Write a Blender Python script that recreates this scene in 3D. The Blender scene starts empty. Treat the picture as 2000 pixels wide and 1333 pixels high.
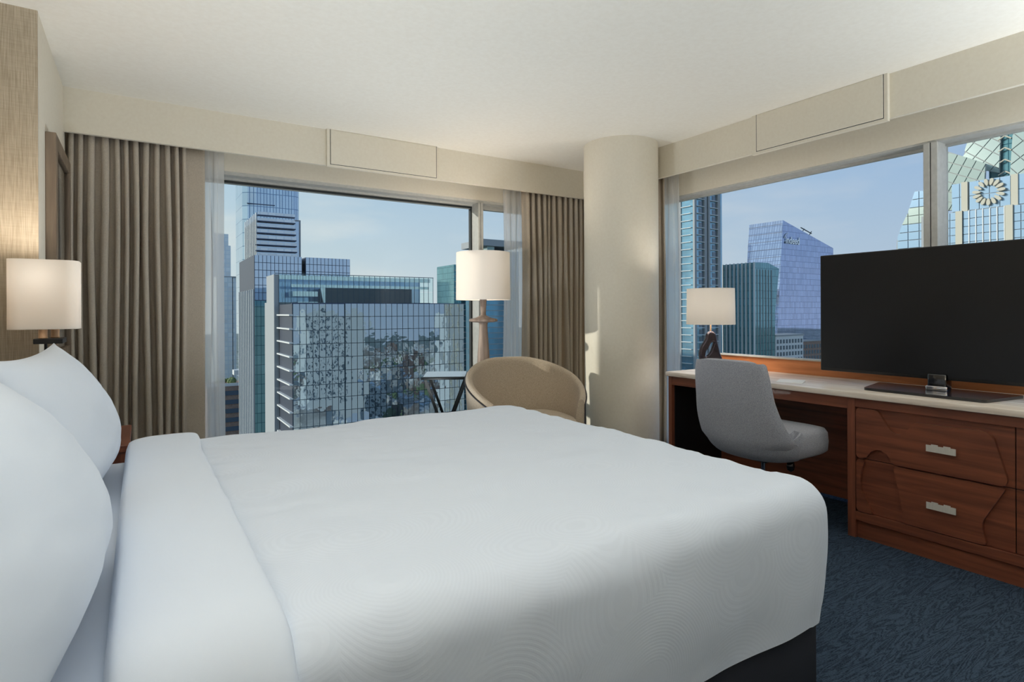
import bpy, bmesh, math, random
from mathutils import Vector, Matrix, noise
random.seed(7)
R = math.radians
sc = bpy.context.scene
COL = sc.collection

# ---------------------------------------------------------------- camera
F_PX, YAW, ROLL, CY = 1130.8, R(32.756), R(0.272), 609.1
cam_d = bpy.data.cameras.new('camera')
cam = bpy.data.objects.new('camera', cam_d)
COL.objects.link(cam)
cam_d.sensor_width = 36.0
cam_d.lens = F_PX / 2000 * 36.0
cam_d.shift_y = -(666.5 - CY) / 2000
cam_d.clip_start, cam_d.clip_end = 0.05, 6000
c_, s_ = math.cos(YAW), math.sin(YAW)
rgt, fwd, up = Vector((c_, -s_, 0)), Vector((s_, c_, 0)), Vector((0, 0, 1))
ri = math.cos(ROLL) * rgt - math.sin(ROLL) * up
ui = math.sin(ROLL) * rgt + math.cos(ROLL) * up
m3 = Matrix((ri, ui, -fwd)).transposed()
cam.matrix_world = Matrix.Translation((0, 0, 1.244)) @ m3.to_4x4()
sc.camera = cam

# ---------------------------------------------------------------- exposure, sky, sun
vs = sc.view_settings
vs.view_transform = 'Standard'
vs.look = 'None'
vs.exposure = 0.0
vs.gamma = 1.0
vs.use_curve_mapping = False
sc.cycles.max_bounces = 12
sc.cycles.diffuse_bounces = 6
sc.cycles.glossy_bounces = 4
sc.cycles.transparent_max_bounces = 16
sc.cycles.sample_clamp_indirect = 6.0
sc.cycles.use_denoising = True
sc.cycles.caustics_reflective = False
sc.cycles.caustics_refractive = False

w = bpy.data.worlds.new('sky')
sc.world = w
w.use_nodes = True
nt = w.node_tree
nt.nodes.clear()
N, L = nt.nodes.new, nt.links.new
out = N('ShaderNodeOutputWorld')
bg = N('ShaderNodeBackground')
bg.inputs['Strength'].default_value = 1.0
tc = N('ShaderNodeTexCoord')
sx = N('ShaderNodeSeparateXYZ')
L(tc.outputs['Generated'], sx.inputs[0])
rp = N('ShaderNodeValToRGB')
e = rp.color_ramp.elements
e[0].position, e[0].color = 0.0, (0.60, 0.655, 0.72, 1)
e[1].position, e[1].color = 1.0, (0.13, 0.25, 0.52, 1)
for p, c in ((0.10, (0.50, 0.60, 0.71, 1)), (0.22, (0.40, 0.54, 0.72, 1)), (0.5, (0.25, 0.40, 0.65, 1))):
    k = e.new(p)
    k.color = c
L(sx.outputs['Z'], rp.inputs[0])
mp = N('ShaderNodeMapping')
mp.inputs['Scale'].default_value = (2.2, 2.2, 9.0)
L(tc.outputs['Generated'], mp.inputs[0])
nz = N('ShaderNodeTexNoise')
nz.inputs['Scale'].default_value = 2.0
nz.inputs['Detail'].default_value = 5
L(mp.outputs[0], nz.inputs['Vector'])
cr = N('ShaderNodeValToRGB')
cr.color_ramp.elements[0].position = 0.52
cr.color_ramp.elements[1].position = 0.78
cr.color_ramp.elements[1].color = (0.45, 0.45, 0.45, 1)
L(nz.outputs[0], cr.inputs[0])
mx = N('ShaderNodeMixRGB')
mx.inputs[2].default_value = (0.72, 0.72, 0.74, 1)
L(cr.outputs[0], mx.inputs[0])
L(rp.outputs[0], mx.inputs[1])
dt = N('ShaderNodeVectorMath')
dt.operation = 'DOT_PRODUCT'
dt.inputs[1].default_value = (-0.894, 0.447, 0.0)
L(tc.outputs['Generated'], dt.inputs[0])
mr = N('ShaderNodeMapRange')
mr.inputs['From Min'].default_value = -1.0
mr.inputs['From Max'].default_value = 1.0
L(dt.outputs['Value'], mr.inputs['Value'])
tn = N('ShaderNodeMixRGB')
tn.inputs[1].default_value = (0.78, 0.85, 0.98, 1)
tn.inputs[2].default_value = (1.30, 1.28, 1.08, 1)
L(mr.outputs[0], tn.inputs[0])
ml = N('ShaderNodeMixRGB')
ml.blend_type = 'MULTIPLY'
ml.inputs[0].default_value = 1.0
L(mx.outputs[0], ml.inputs[1])
L(tn.outputs[0], ml.inputs[2])
L(ml.outputs[0], bg.inputs['Color'])
L(bg.outputs[0], out.inputs[0])

sun_d = bpy.data.lights.new('sun', 'SUN')
sun_d.energy = 3.2
sun_d.angle = R(1.0)
sun_d.color = (1.0, 0.94, 0.84)
sun = bpy.data.objects.new('sun', sun_d)
COL.objects.link(sun)
sun.rotation_euler = Vector((-0.864, 0.432, 0.259)).to_track_quat('Z', 'Y').to_euler()
sun.location = (-60, 10, 60)
FILL_W = (80, 74, 23)      # watts of the three added fill lamps

# ---------------------------------------------------------------- mesh helpers
class MB:
    """collects shapes in one bmesh; build() links it as one mesh object"""
    def __init__(s):
        s.bm = bmesh.new()

    def box(s, x0, x1, y0, y1, z0, z1, bev=0.0, seg=2):
        b = bmesh.new()
        bmesh.ops.create_cube(b, size=1)
        for v in b.verts:
            v.co = Vector(((x0 + x1) / 2 + v.co.x * (x1 - x0), (y0 + y1) / 2 + v.co.y * (y1 - y0), (z0 + z1) / 2 + v.co.z * (z1 - z0)))
        if bev:
            bmesh.ops.bevel(b, geom=b.edges[:], offset=bev, segments=seg, profile=0.5, affect='EDGES')
        return s._merge(b)

    def _merge(s, b):
        me = bpy.data.meshes.new('tmp')
        b.to_mesh(me)
        b.free()
        s.bm.from_mesh(me)
        bpy.data.meshes.remove(me)
        return s

    def lathe(s, prof, cx=0, cy=0, n=40, cap=True):
        rows = []
        for r, z in prof:
            rows.append([s.bm.verts.new((cx + r * math.cos(2 * math.pi * i / n), cy + r * math.sin(2 * math.pi * i / n), z)) for i in range(n)])
        for a, b in zip(rows, rows[1:]):
            for i in range(n):
                s.bm.faces.new((a[i], a[(i + 1) % n], b[(i + 1) % n], b[i]))
        if cap:
            s.bm.faces.new(rows[0][::-1])
            s.bm.faces.new(rows[-1])
        return s

    def bar(s, p, q, r, n=8):
        p, q = Vector(p), Vector(q)
        d = (q - p).normalized()
        a = d.orthogonal().normalized()
        b = d.cross(a)
        rr = [[s.bm.verts.new(o + r * (math.cos(2 * math.pi * (i + .5) / n) * a + math.sin(2 * math.pi * (i + .5) / n) * b)) for i in range(n)] for o in (p, q)]
        for i in range(n):
            s.bm.faces.new((rr[0][i], rr[0][(i + 1) % n], rr[1][(i + 1) % n], rr[1][i]))
        s.bm.faces.new(rr[0][::-1])
        s.bm.faces.new(rr[1])
        return s

    def grid(s, f, nu, nv, wrap_u=False):
        g = [[s.bm.verts.new(f(i / (nu if wrap_u else nu - 1), j / (nv - 1))) for i in range(nu)] for j in range(nv)]
        for j in range(nv - 1):
            for i in range(nu if wrap_u else nu - 1):
                k = (i + 1) % nu
                s.bm.faces.new((g[j][i], g[j][k], g[j + 1][k], g[j + 1][i]))
        return g

    def prism(s, pts, to3, h0, h1):
        """pts: outline in 2D; to3(u, v, h) gives the point"""
        a = [s.bm.verts.new(to3(u, v, h0)) for u, v in pts]
        b = [s.bm.verts.new(to3(u, v, h1)) for u, v in pts]
        n = len(pts)
        for i in range(n):
            s.bm.faces.new((a[i], a[(i + 1) % n], b[(i + 1) % n], b[i]))
        s.bm.faces.new(a[::-1])
        s.bm.faces.new(b)
        return s

    def poly(s, pts):
        s.bm.faces.new([s.bm.verts.new(p) for p in pts])
        return s

    def build(s, name, mat, parent=None, loc=(0, 0, 0), rot=(0, 0, 0), smooth=None, base=None, subsurf=0):
        if base is not None:
            bmesh.ops.translate(s.bm, verts=s.bm.verts[:], vec=-Vector(base))
            if parent is None:
                loc = base
        bmesh.ops.recalc_face_normals(s.bm, faces=s.bm.faces[:])
        me = bpy.data.meshes.new(name)
        s.bm.to_mesh(me)
        s.bm.free()
        if smooth is not None:
            for p in me.polygons:
                p.use_smooth = True
            me.set_sharp_from_angle(angle=R(smooth))
        me.materials.append(mat)
        return link(name, me, parent, loc, rot, subsurf)


def link(name, me, parent=None, loc=(0, 0, 0), rot=(0, 0, 0), subsurf=0):
    o = bpy.data.objects.new(name, me)
    COL.objects.link(o)
    o.location, o.rotation_euler, o.parent = loc, rot, parent
    if subsurf:
        md = o.modifiers.new('sub', 'SUBSURF')
        md.levels = md.render_levels = subsurf
    return o


def tag(o, label=None, cat=None, group=None, kind=None):
    if label: o['label'] = label
    if cat: o['category'] = cat
    if group: o['group'] = group
    if kind: o['kind'] = kind
    return o


def thing(name, loc, label, cat, group=None, rz=0):
    o = link(name, None, None, loc, (0, 0, rz))
    o.empty_display_size = 0.1
    return tag(o, label, cat, group)


def struct(o, label):
    return tag(o, label, None, None, 'structure')

# ---------------------------------------------------------------- material helpers
def srgb(r, g, b):
    f = lambda v: (v / 255 / 12.92) if v / 255 <= 0.04045 else ((v / 255 + 0.055) / 1.055) ** 2.4
    return (f(r), f(g), f(b), 1)


def newmat(name):
    m = bpy.data.materials.new(name)
    m.use_nodes = True
    t = m.node_tree
    b = t.nodes['Principled BSDF']
    return m, t, b


def plain(name, col, rough=0.6, metal=0.0, spec=0.5, coat=0.0):
    m, t, b = newmat(name)
    b.inputs['Base Color'].default_value = col
    b.inputs['Roughness'].default_value = rough
    b.inputs['Metallic'].default_value = metal
    b.inputs['Specular IOR Level'].default_value = spec
    b.inputs['Coat Weight'].default_value = coat
    return m


def textured(name, c1, c2, scale=(1, 1, 1), nscale=5.0, detail=6, rough=0.6, bump=0.0, bdist=0.01, spec=0.5, lo=0.3, hi=0.7, dist=0.0, coat=0.0, c3=None):
    """two tone noise colour with bump from the same noise, in object space"""
    m, t, b = newmat(name)
    tc = t.nodes.new('ShaderNodeTexCoord')
    mp = t.nodes.new('ShaderNodeMapping')
    mp.inputs['Scale'].default_value = scale
    t.links.new(tc.outputs['Object'], mp.inputs[0])
    nz = t.nodes.new('ShaderNodeTexNoise')
    nz.inputs['Scale'].default_value = nscale
    nz.inputs['Detail'].default_value = detail
    nz.inputs['Distortion'].default_value = dist
    t.links.new(mp.outputs[0], nz.inputs['Vector'])
    cr = t.nodes.new('ShaderNodeValToRGB')
    cr.color_ramp.elements[0].position, cr.color_ramp.elements[0].color = lo, c1
    cr.color_ramp.elements[1].position, cr.color_ramp.elements[1].color = hi, c2
    if c3:
        k = cr.color_ramp.elements.new((lo + hi) / 2)
        k.color = c3
    t.links.new(nz.outputs[0], cr.inputs[0])
    t.links.new(cr.outputs[0], b.inputs['Base Color'])
    b.inputs['Roughness'].default_value = rough
    b.inputs['Specular IOR Level'].default_value = spec
    b.inputs['Coat Weight'].default_value = coat
    if bump:
        bp = t.nodes.new('ShaderNodeBump')
        bp.inputs['Strength'].default_value = bump
        bp.inputs['Distance'].default_value = bdist
        t.links.new(nz.outputs[0], bp.inputs['Height'])
        t.links.new(bp.outputs[0], b.inputs['Normal'])
    return m


def woven(name, c1, c2, w2=1.0, bump=0.3, rough=0.9, slub=(40, 40, 600)):
    """linen like cloth: slubby threads in two directions"""
    m, t, b = newmat(name)
    tc = t.nodes.new('ShaderNodeTexCoord')
    hs = []
    for sc3 in ((slub[0], slub[1], slub[2]), (slub[2], slub[2], slub[0])):
        mp = t.nodes.new('ShaderNodeMapping')
        mp.inputs['Scale'].default_value = sc3
        t.links.new(tc.outputs['Object'], mp.inputs[0])
        nz = t.nodes.new('ShaderNodeTexNoise')
        nz.inputs['Scale'].default_value = 1.0
        nz.inputs['Detail'].default_value = 3
        t.links.new(mp.outputs[0], nz.inputs['Vector'])
        hs.append(nz)
    ad = t.nodes.new('ShaderNodeMath')
    ad.operation = 'ADD'
    t.links.new(hs[0].outputs[0], ad.inputs[0])
    wm = t.nodes.new('ShaderNodeMath')
    wm.operation = 'MULTIPLY'
    wm.inputs[1].default_value = w2
    t.links.new(hs[1].outputs[0], wm.inputs[0])
    t.links.new(wm.outputs[0], ad.inputs[1])
    hf = t.nodes.new('ShaderNodeMath')
    hf.operation = 'MULTIPLY'
    hf.inputs[1].default_value = 1 / (1 + w2)
    t.links.new(ad.outputs[0], hf.inputs[0])
    cr = t.nodes.new('ShaderNodeValToRGB')
    cr.color_ramp.elements[0].position, cr.color_ramp.elements[0].color = 0.35, c1
    cr.color_ramp.elements[1].position, cr.color_ramp.elements[1].color = 0.65, c2
    t.links.new(hf.outputs[0], cr.inputs[0])
    t.links.new(cr.outputs[0], b.inputs['Base Color'])
    b.inputs['Roughness'].default_value = rough
    b.inputs['Specular IOR Level'].default_value = 0.2
    b.inputs['Sheen Weight'].default_value = 0.15
    bp = t.nodes.new('ShaderNodeBump')
    bp.inputs['Strength'].default_value = bump
    bp.inputs['Distance'].default_value = 0.002
    t.links.new(hf.outputs[0], bp.inputs['Height'])
    t.links.new(bp.outputs[0], b.inputs['Normal'])
    return m


def wood(name, c1, c2, axis=1, rough=0.42, coat=0.08):
    s = [14.0, 14.0, 14.0]
    s[axis] = 0.9
    return textured(name, c1, c2, tuple(s), 2.2, 8, rough, 0.04, 0.003, 0.4, 0.3, 0.72, 0.6, coat)


def clear_glass(name, tint=(1, 1, 1, 1), refl=0.5):
    m, t, b = newmat(name)
    t.nodes.remove(b)
    o = t.nodes['Material Output']
    tr = t.nodes.new('ShaderNodeBsdfTransparent')
    tr.inputs[0].default_value = tint
    gl = t.nodes.new('ShaderNodeBsdfGlossy')
    gl.inputs['Roughness'].default_value = 0.0
    fr = t.nodes.new('ShaderNodeFresnel')
    fr.inputs[0].default_value = 1.45
    mu = t.nodes.new('ShaderNodeMath')
    mu.operation = 'MULTIPLY'
    mu.inputs[1].default_value = refl
    t.links.new(fr.outputs[0], mu.inputs[0])
    mx = t.nodes.new('ShaderNodeMixShader')
    t.links.new(mu.outputs[0], mx.inputs[0])
    t.links.new(tr.outputs[0], mx.inputs[1])
    t.links.new(gl.outputs[0], mx.inputs[2])
    t.links.new(mx.outputs[0], o.inputs[0])
    return m


def cloth_thin(name, col, see=0.45, transl=0.6):
    """thin cloth: partly see through, rest diffuse and translucent"""
    m, t, b = newmat(name)
    t.nodes.remove(b)
    o = t.nodes['Material Output']
    tr = t.nodes.new('ShaderNodeBsdfTransparent')
    df = t.nodes.new('ShaderNodeBsdfDiffuse')
    tl = t.nodes.new('ShaderNodeBsdfTranslucent')
    df.inputs[0].default_value = col
    tl.inputs[0].default_value = col
    a = t.nodes.new('ShaderNodeMixShader')
    a.inputs[0].default_value = transl
    t.links.new(df.outputs[0], a.inputs[1])
    t.links.new(tl.outputs[0], a.inputs[2])
    mx = t.nodes.new('ShaderNodeMixShader')
    mx.inputs[0].default_value = 1 - see
    t.links.new(tr.outputs[0], mx.inputs[1])
    t.links.new(a.outputs[0], mx.inputs[2])
    t.links.new(mx.outputs[0], o.inputs[0])
    return m


def facade_glass(name, col, refl=0.55, rough=0.03, bump=0.0, bscale=0.3, grid=None, line=(0.05, 0.08, 0.1, 1)):
    """mirror-like tinted facade glass; grid=(w, h) draws thin joints too fine to build"""
    m, t, b = newmat(name)
    b.inputs['Base Color'].default_value = col
    b.inputs['Roughness'].default_value = rough
    b.inputs['Metallic'].default_value = refl
    b.inputs['Specular IOR Level'].default_value = 0.8
    tc = t.nodes.new('ShaderNodeTexCoord')
    if bump:
        nz = t.nodes.new('ShaderNodeTexNoise')
        nz.inputs['Scale'].default_value = bscale
        nz.inputs['Detail'].default_value = 1.5
        geo = t.nodes.new('ShaderNodeNewGeometry')
        t.links.new(geo.outputs['Position'], nz.inputs['Vector'])
        bp = t.nodes.new('ShaderNodeBump')
        bp.inputs['Strength'].default_value = bump
        bp.inputs['Distance'].default_value = 0.1
        t.links.new(nz.outputs[0], bp.inputs['Height'])
        t.links.new(bp.outputs[0], b.inputs['Normal'])
    if grid:
        sp = t.nodes.new('ShaderNodeSeparateXYZ')
        t.links.new(tc.outputs['Object'], sp.inputs[0])
        ad = t.nodes.new('ShaderNodeMath')
        ad.operation = 'ADD'
        t.links.new(sp.outputs[0], ad.inputs[0])
        t.links.new(sp.outputs[1], ad.inputs[1])
        cb = t.nodes.new('ShaderNodeCombineXYZ')
        t.links.new(ad.outputs[0], cb.inputs[0])
        t.links.new(sp.outputs[2], cb.inputs[1])
        br = t.nodes.new('ShaderNodeTexBrick')
        br.offset = 0.0
        br.inputs['Scale'].default_value = 1.0
        br.inputs['Brick Width'].default_value = grid[0]
        br.inputs['Row Height'].default_value = grid[1]
        br.inputs['Mortar Size'].default_value = grid[2]
        br.inputs['Color1'].default_value = col
        br.inputs['Color2'].default_value = tuple(min(1, v * 0.82) for v in col[:3]) + (1,)
        br.inputs['Mortar'].default_value = line
        t.links.new(cb.outputs[0], br.inputs['Vector'])
        t.links.new(br.outputs['Color'], b.inputs['Base Color'])
    return m


M = dict(
    ceiling=textured('ceiling_paint', srgb(226, 222, 212), srgb(230, 227, 218), (1, 1, 1), 40, 3, 0.9, 0.02, 0.002),
    wall=textured('wall_paint', srgb(222, 215, 200), srgb(226, 220, 206), (1, 1, 1), 60, 3, 0.85, 0.03, 0.002),
    wallpaper=woven('grasscloth_wallpaper', srgb(158, 145, 124), srgb(192, 180, 160), 0.35, bump=0.3, slub=(420, 420, 10)),
    valance=textured('valance_paint', srgb(218, 211, 195), srgb(222, 216, 201), (1, 1, 1), 50, 3, 0.7, 0.01, 0.002),
    metal=textured('window_frame_metal', srgb(176, 176, 172), srgb(188, 188, 184), (1, 1, 1), 30, 3, 0.5, 0, 0, 0.5),
    metal_dk=plain('window_gasket', srgb(28, 34, 36), 0.5),
    glass=clear_glass('window_glass', (0.97, 0.985, 0.98, 1), 0.2),
    curtain=woven('taupe_linen_curtain', srgb(184, 175, 162), srgb(222, 214, 200), bump=0.5, slub=(90, 90, 700)),
    sheer=cloth_thin('white_sheer', srgb(250, 250, 250), 0.5, 0.55),
    linen=None, duvet=None,
    base=textured('bed_base_cloth', srgb(20, 22, 30), srgb(30, 32, 42), (1, 1, 1), 400, 2, 0.75, 0.2, 0.001),
    brown=wood('brown_wood', srgb(96, 53, 38), srgb(138, 80, 56), 1),
    brown_v=wood('brown_wood_upright', srgb(96, 53, 38), srgb(132, 76, 54), 2),
    orange=wood('orange_wood', srgb(160, 98, 58), srgb(200, 130, 82), 1, 0.4),
    black_panel=plain('black_board_and_shade', srgb(22, 22, 26), 0.5),  # black boards, and knee-space shade put into the colour
    nickel=textured('brushed_nickel', srgb(196, 192, 184), srgb(214, 210, 202), (1, 40, 1), 20, 4, 0.35, 0.05, 0.001),
    black_gloss=plain('gloss_black_plastic', srgb(12, 12, 18), 0.2, 0, 0.6, 0.5),
    screen=plain('tv_screen_glass', srgb(16, 16, 19), 0.32, 0, 0.35),
    chair_grey=woven('grey_chair_cloth', srgb(140, 142, 152), srgb(176, 178, 186), bump=0.4, slub=(300, 300, 300)),
    chair_tan=woven('tan_linen_upholstery', srgb(166, 149, 128), srgb(204, 189, 168), bump=0.4, slub=(120, 120, 420)),
    piping=plain('dark_piping', srgb(38, 36, 40), 0.6),
    chrome=plain('chrome', srgb(210, 210, 215), 0.12, 1.0),
    black_pl=plain('black_plastic', srgb(18, 18, 20), 0.45),
    black_steel=plain('black_steel', srgb(16, 24, 26), 0.35, 0.3),
    smoked=plain('smoked_glass_top', srgb(60, 78, 80), 0.08, 0.0, 0.9, 0.6),
    shade=cloth_thin('lamp_shade_cloth', srgb(232, 224, 214), 0.0, 0.035),
    lamp_wood=textured('limed_wood', srgb(128, 110, 98), srgb(168, 148, 134), (14, 14, 1.2), 3, 6, 0.55, 0.05, 0.002),
    gunmetal=plain('gunmetal_glaze', srgb(70, 64, 72), 0.12, 0.85),
    acrylic=plain('clear_acrylic', (1, 1, 1, 1), 0.02),
    tan_metal=plain('champagne_metal', srgb(190, 160, 130), 0.35, 0.5),
    paper=plain('white_paper', srgb(240, 240, 238), 0.6),
    bulb=None,
    pic_frame=wood('grey_brown_frame_wood', srgb(98, 84, 70), srgb(138, 122, 104), 2, 0.5, 0.0),
    mat_board=plain('white_mat_board', srgb(226, 218, 208), 0.8),
)
_t = M['curtain'].node_tree
_b, _o = _t.nodes['Principled BSDF'], _t.nodes['Material Output']
_tl = _t.nodes.new('ShaderNodeBsdfTranslucent')
_tl.inputs[0].default_value = srgb(226, 204, 172)
_mx = _t.nodes.new('ShaderNodeMixShader')
_mx.inputs[0].default_value = 0.3
_t.links.new(_b.outputs[0], _mx.inputs[1])
_t.links.new(_tl.outputs[0], _mx.inputs[2])
_t.links.new(_mx.outputs[0], _o.inputs[0])
M['acrylic'].node_tree.nodes['Principled BSDF'].inputs['Transmission Weight'].default_value = 1.0


def emission(name, col, st):
    m, t, b = newmat(name)
    b.inputs['Base Color'].default_value = col
    b.inputs['Emission Color'].default_value = col
    b.inputs['Emission Strength'].default_value = st
    return m


M['bulb'] = emission('frosted_bulb', (1, 0.82, 0.6, 1), 6.0)


def linen_mat(name, rings):
    m, t, b = newmat(name)
    b.inputs['Base Color'].default_value = srgb(224, 232, 244)
    b.inputs['Roughness'].default_value = 0.7
    b.inputs['Specular IOR Level'].default_value = 0.25
    b.inputs['Sheen Weight'].default_value = 0.1
    tc = t.nodes.new('ShaderNodeTexCoord')
    nz = t.nodes.new('ShaderNodeTexNoise')
    nz.inputs['Scale'].default_value = 900
    t.links.new(tc.outputs['Object'], nz.inputs['Vector'])
    bp = t.nodes.new('ShaderNodeBump')
    bp.inputs['Strength'].default_value = 0.08
    bp.inputs['Distance'].default_value = 0.0008
    t.links.new(nz.outputs[0], bp.inputs['Height'])
    t.links.new(bp.outputs[0], b.inputs['Normal'])
    if rings:
        # woven pattern of concentric rings around scattered centres
        vo = t.nodes.new('ShaderNodeTexVoronoi')
        vo.inputs['Scale'].default_value = 2.7
        vo.inputs['Randomness'].default_value = 0.8
        mp = t.nodes.new('ShaderNodeMapping')
        mp.inputs['Scale'].default_value = (1.0, 1.25, 1.0)
        t.links.new(tc.outputs['Object'], mp.inputs[0])
        t.links.new(mp.outputs[0], vo.inputs['Vector'])
        mu = t.nodes.new('ShaderNodeMath')
        mu.operation = 'MULTIPLY'
        mu.inputs[1].default_value = 300.0
        t.links.new(vo.outputs['Distance'], mu.inputs[0])
        sn = t.nodes.new('ShaderNodeMath')
        sn.operation = 'SINE'
        t.links.new(mu.outputs[0], sn.inputs[0])
        ms = t.nodes.new('ShaderNodeMapRange')
        ms.inputs['From Min'].default_value = 0.17
        ms.inputs['From Max'].default_value = 0.2
        t.links.new(vo.outputs['Distance'], ms.inputs['Value'])
        rm = t.nodes.new('ShaderNodeMapRange')
        rm.inputs['From Min'].default_value = -0.4
        rm.inputs['From Max'].default_value = 0.4
        t.links.new(sn.outputs[0], rm.inputs['Value'])
        m2 = t.nodes.new('ShaderNodeMath')
        m2.operation = 'MULTIPLY'
        t.links.new(rm.outputs[0], m2.inputs[0])
        t.links.new(ms.outputs[0], m2.inputs[1])
        mc = t.nodes.new('ShaderNodeMixRGB')
        mc.inputs[1].default_value = srgb(225, 233, 245)
        mc.inputs[2].default_value = srgb(223, 231, 243)
        t.links.new(m2.outputs[0], mc.inputs[0])
        t.links.new(mc.outputs[0], b.inputs['Base Color'])
        b2 = t.nodes.new('ShaderNodeBump')
        b2.inputs['Strength'].default_value = 0.10
        b2.inputs['Distance'].default_value = 0.001
        t.links.new(m2.outputs[0], b2.inputs['Height'])
        t.links.new(bp.outputs[0], b2.inputs['Normal'])
        t.links.new(b2.outputs[0], b.inputs['Normal'])
    return m


M['linen'] = linen_mat('white_bed_linen', False)
M['duvet'] = linen_mat('white_ring_pattern_duvet', True)


def carpet_mat():
    m, t, b = newmat('blue_wave_carpet')
    tc = t.nodes.new('ShaderNodeTexCoord')
    mp = t.nodes.new('ShaderNodeMapping')
    mp.inputs['Rotation'].default_value = (0, 0, R(28))
    mp.inputs['Scale'].default_value = (1.0, 7.0, 1)
    t.links.new(tc.outputs['Object'], mp.inputs[0])
    nz = t.nodes.new('ShaderNodeTexNoise')
    nz.inputs['Scale'].default_value = 2.4
    nz.inputs['Detail'].default_value = 4
    nz.inputs['Distortion'].default_value = 0.5
    t.links.new(mp.outputs[0], nz.inputs['Vector'])
    mu = t.nodes.new('ShaderNodeMath')
    mu.operation = 'MULTIPLY'
    mu.inputs[1].default_value = 90
    t.links.new(nz.outputs[0], mu.inputs[0])
    sn = t.nodes.new('ShaderNodeMath')
    sn.operation = 'SINE'
    t.links.new(mu.outputs[0], sn.inputs[0])
    fn = t.nodes.new('ShaderNodeTexNoise')
    fn.inputs['Scale'].default_value = 170
    fn.inputs['Detail'].default_value = 2
    t.links.new(tc.outputs['Object'], fn.inputs['Vector'])
    f2 = t.nodes.new('ShaderNodeMapRange')
    f2.inputs['From Min'].default_value = 0.3
    f2.inputs['From Max'].default_value = 0.7
    f2.inputs['To Min'].default_value = -1.2
    f2.inputs['To Max'].default_value = 1.2
    t.links.new(fn.outputs[0], f2.inputs['Value'])
    ad = t.nodes.new('ShaderNodeMath')
    ad.operation = 'ADD'
    t.links.new(sn.outputs[0], ad.inputs[0])
    t.links.new(f2.outputs[0], ad.inputs[1])
    rm = t.nodes.new('ShaderNodeMapRange')
    rm.inputs['From Min'].default_value = -2.2
    rm.inputs['From Max'].default_value = 1.4
    t.links.new(ad.outputs[0], rm.inputs['Value'])
    mc = t.nodes.new('ShaderNodeMixRGB')
    mc.inputs[1].default_value = srgb(26, 36, 48)
    mc.inputs[2].default_value = srgb(70, 86, 104)
    t.links.new(rm.outputs[0], mc.inputs[0])
    t.links.new(mc.outputs[0], b.inputs['Base Color'])
    b.inputs['Roughness'].default_value = 0.95
    b.inputs['Specular IOR Level'].default_value = 0.1
    bp = t.nodes.new('ShaderNodeBump')
    bp.inputs['Strength'].default_value = 0.6
    bp.inputs['Distance'].default_value = 0.006
    t.links.new(rm.outputs[0], bp.inputs['Height'])
    t.links.new(bp.outputs[0], b.inputs['Normal'])
    return m


M['carpet'] = carpet_mat()
M['stone'] = textured('banded_travertine', srgb(196, 184, 170), srgb(244, 238, 230), (16, 1.3, 16), 1.6, 9, 0.3, 0.03, 0.002, 0.4, 0.32, 0.7, 0.9, 0.0, srgb(228, 214, 200))

# ---------------------------------------------------------------- room shell
ZC = 2.66                 # ceiling
XL, XH = -0.395, -0.56    # picture wall, headboard wall
YR = 3.465                # wallpapered return
YW, XW = 4.80, 4.00       # inner faces of the window walls
YG, XG = 4.95, 4.13       # glass planes
YN = -2.6                 # near wall, behind the camera

floor = MB().box(XH - .1, XG + .1, YN - .1, YG + .1, -0.12, 0).build('floor', M['carpet'])
struct(floor, 'dark blue carpet with wavy streak pattern')
ceil = MB().box(XH - .1, XG + .1, YN - .1, YG + .1, ZC, ZC + .15).build('ceiling', M['ceiling'])
struct(ceil, 'smooth off-white ceiling')
struct(MB().box(XH - .3, XL, YR + .012, YG + .1, 0, ZC).build('wall_left', M['wall']), 'cream painted wall holding the framed picture')
struct(MB().box(XH - .3, XL, YR, YR + .012, 0, ZC).build('wall_return', M['wallpaper']), 'beige grasscloth wallpaper on the return wall behind bedside lamp')
struct(MB().box(XH - .1, XH, YN - .1, YR, 0, ZC).build('wall_headboard', M['wallpaper']), 'wallpapered wall behind the bed head')
struct(MB().box(XH - .1, XG + .1, YN - .1, YN, 0, ZC).build('wall_near', M['wall']), 'cream wall behind the viewer')

# far window wall (parallel to X)
wf = MB()
wf.box(XL, XG + .1, YW, YG + .1, 2.31, ZC)
wf.box(XL, 0.30, YW, YG + .1, 0, 2.31)
wf.box(0.30, XG + .1, YW, YG + .1, 0, 0.10)
wf.box(3.80, XG + .1, YW, YG + .1, 0.10, 2.31)
struct(wf.build('wall_far', M['valance']), 'cream window wall behind the armchair')
# right window wall (parallel to Y)
wr = MB()
wr.box(XW, XG + .1, YN, YW, 2.26, ZC)
wr.box(XW, XG + .1, YN, -0.9, 0, 2.26)
wr.box(XW, XG + .1, -0.9, YW, 0, 0.10)
wr.box(XW, XG + .1, 3.95, YW, 0.10, 2.26)
struct(wr.build('wall_right', M['valance']), 'cream window wall behind the desk')

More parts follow.
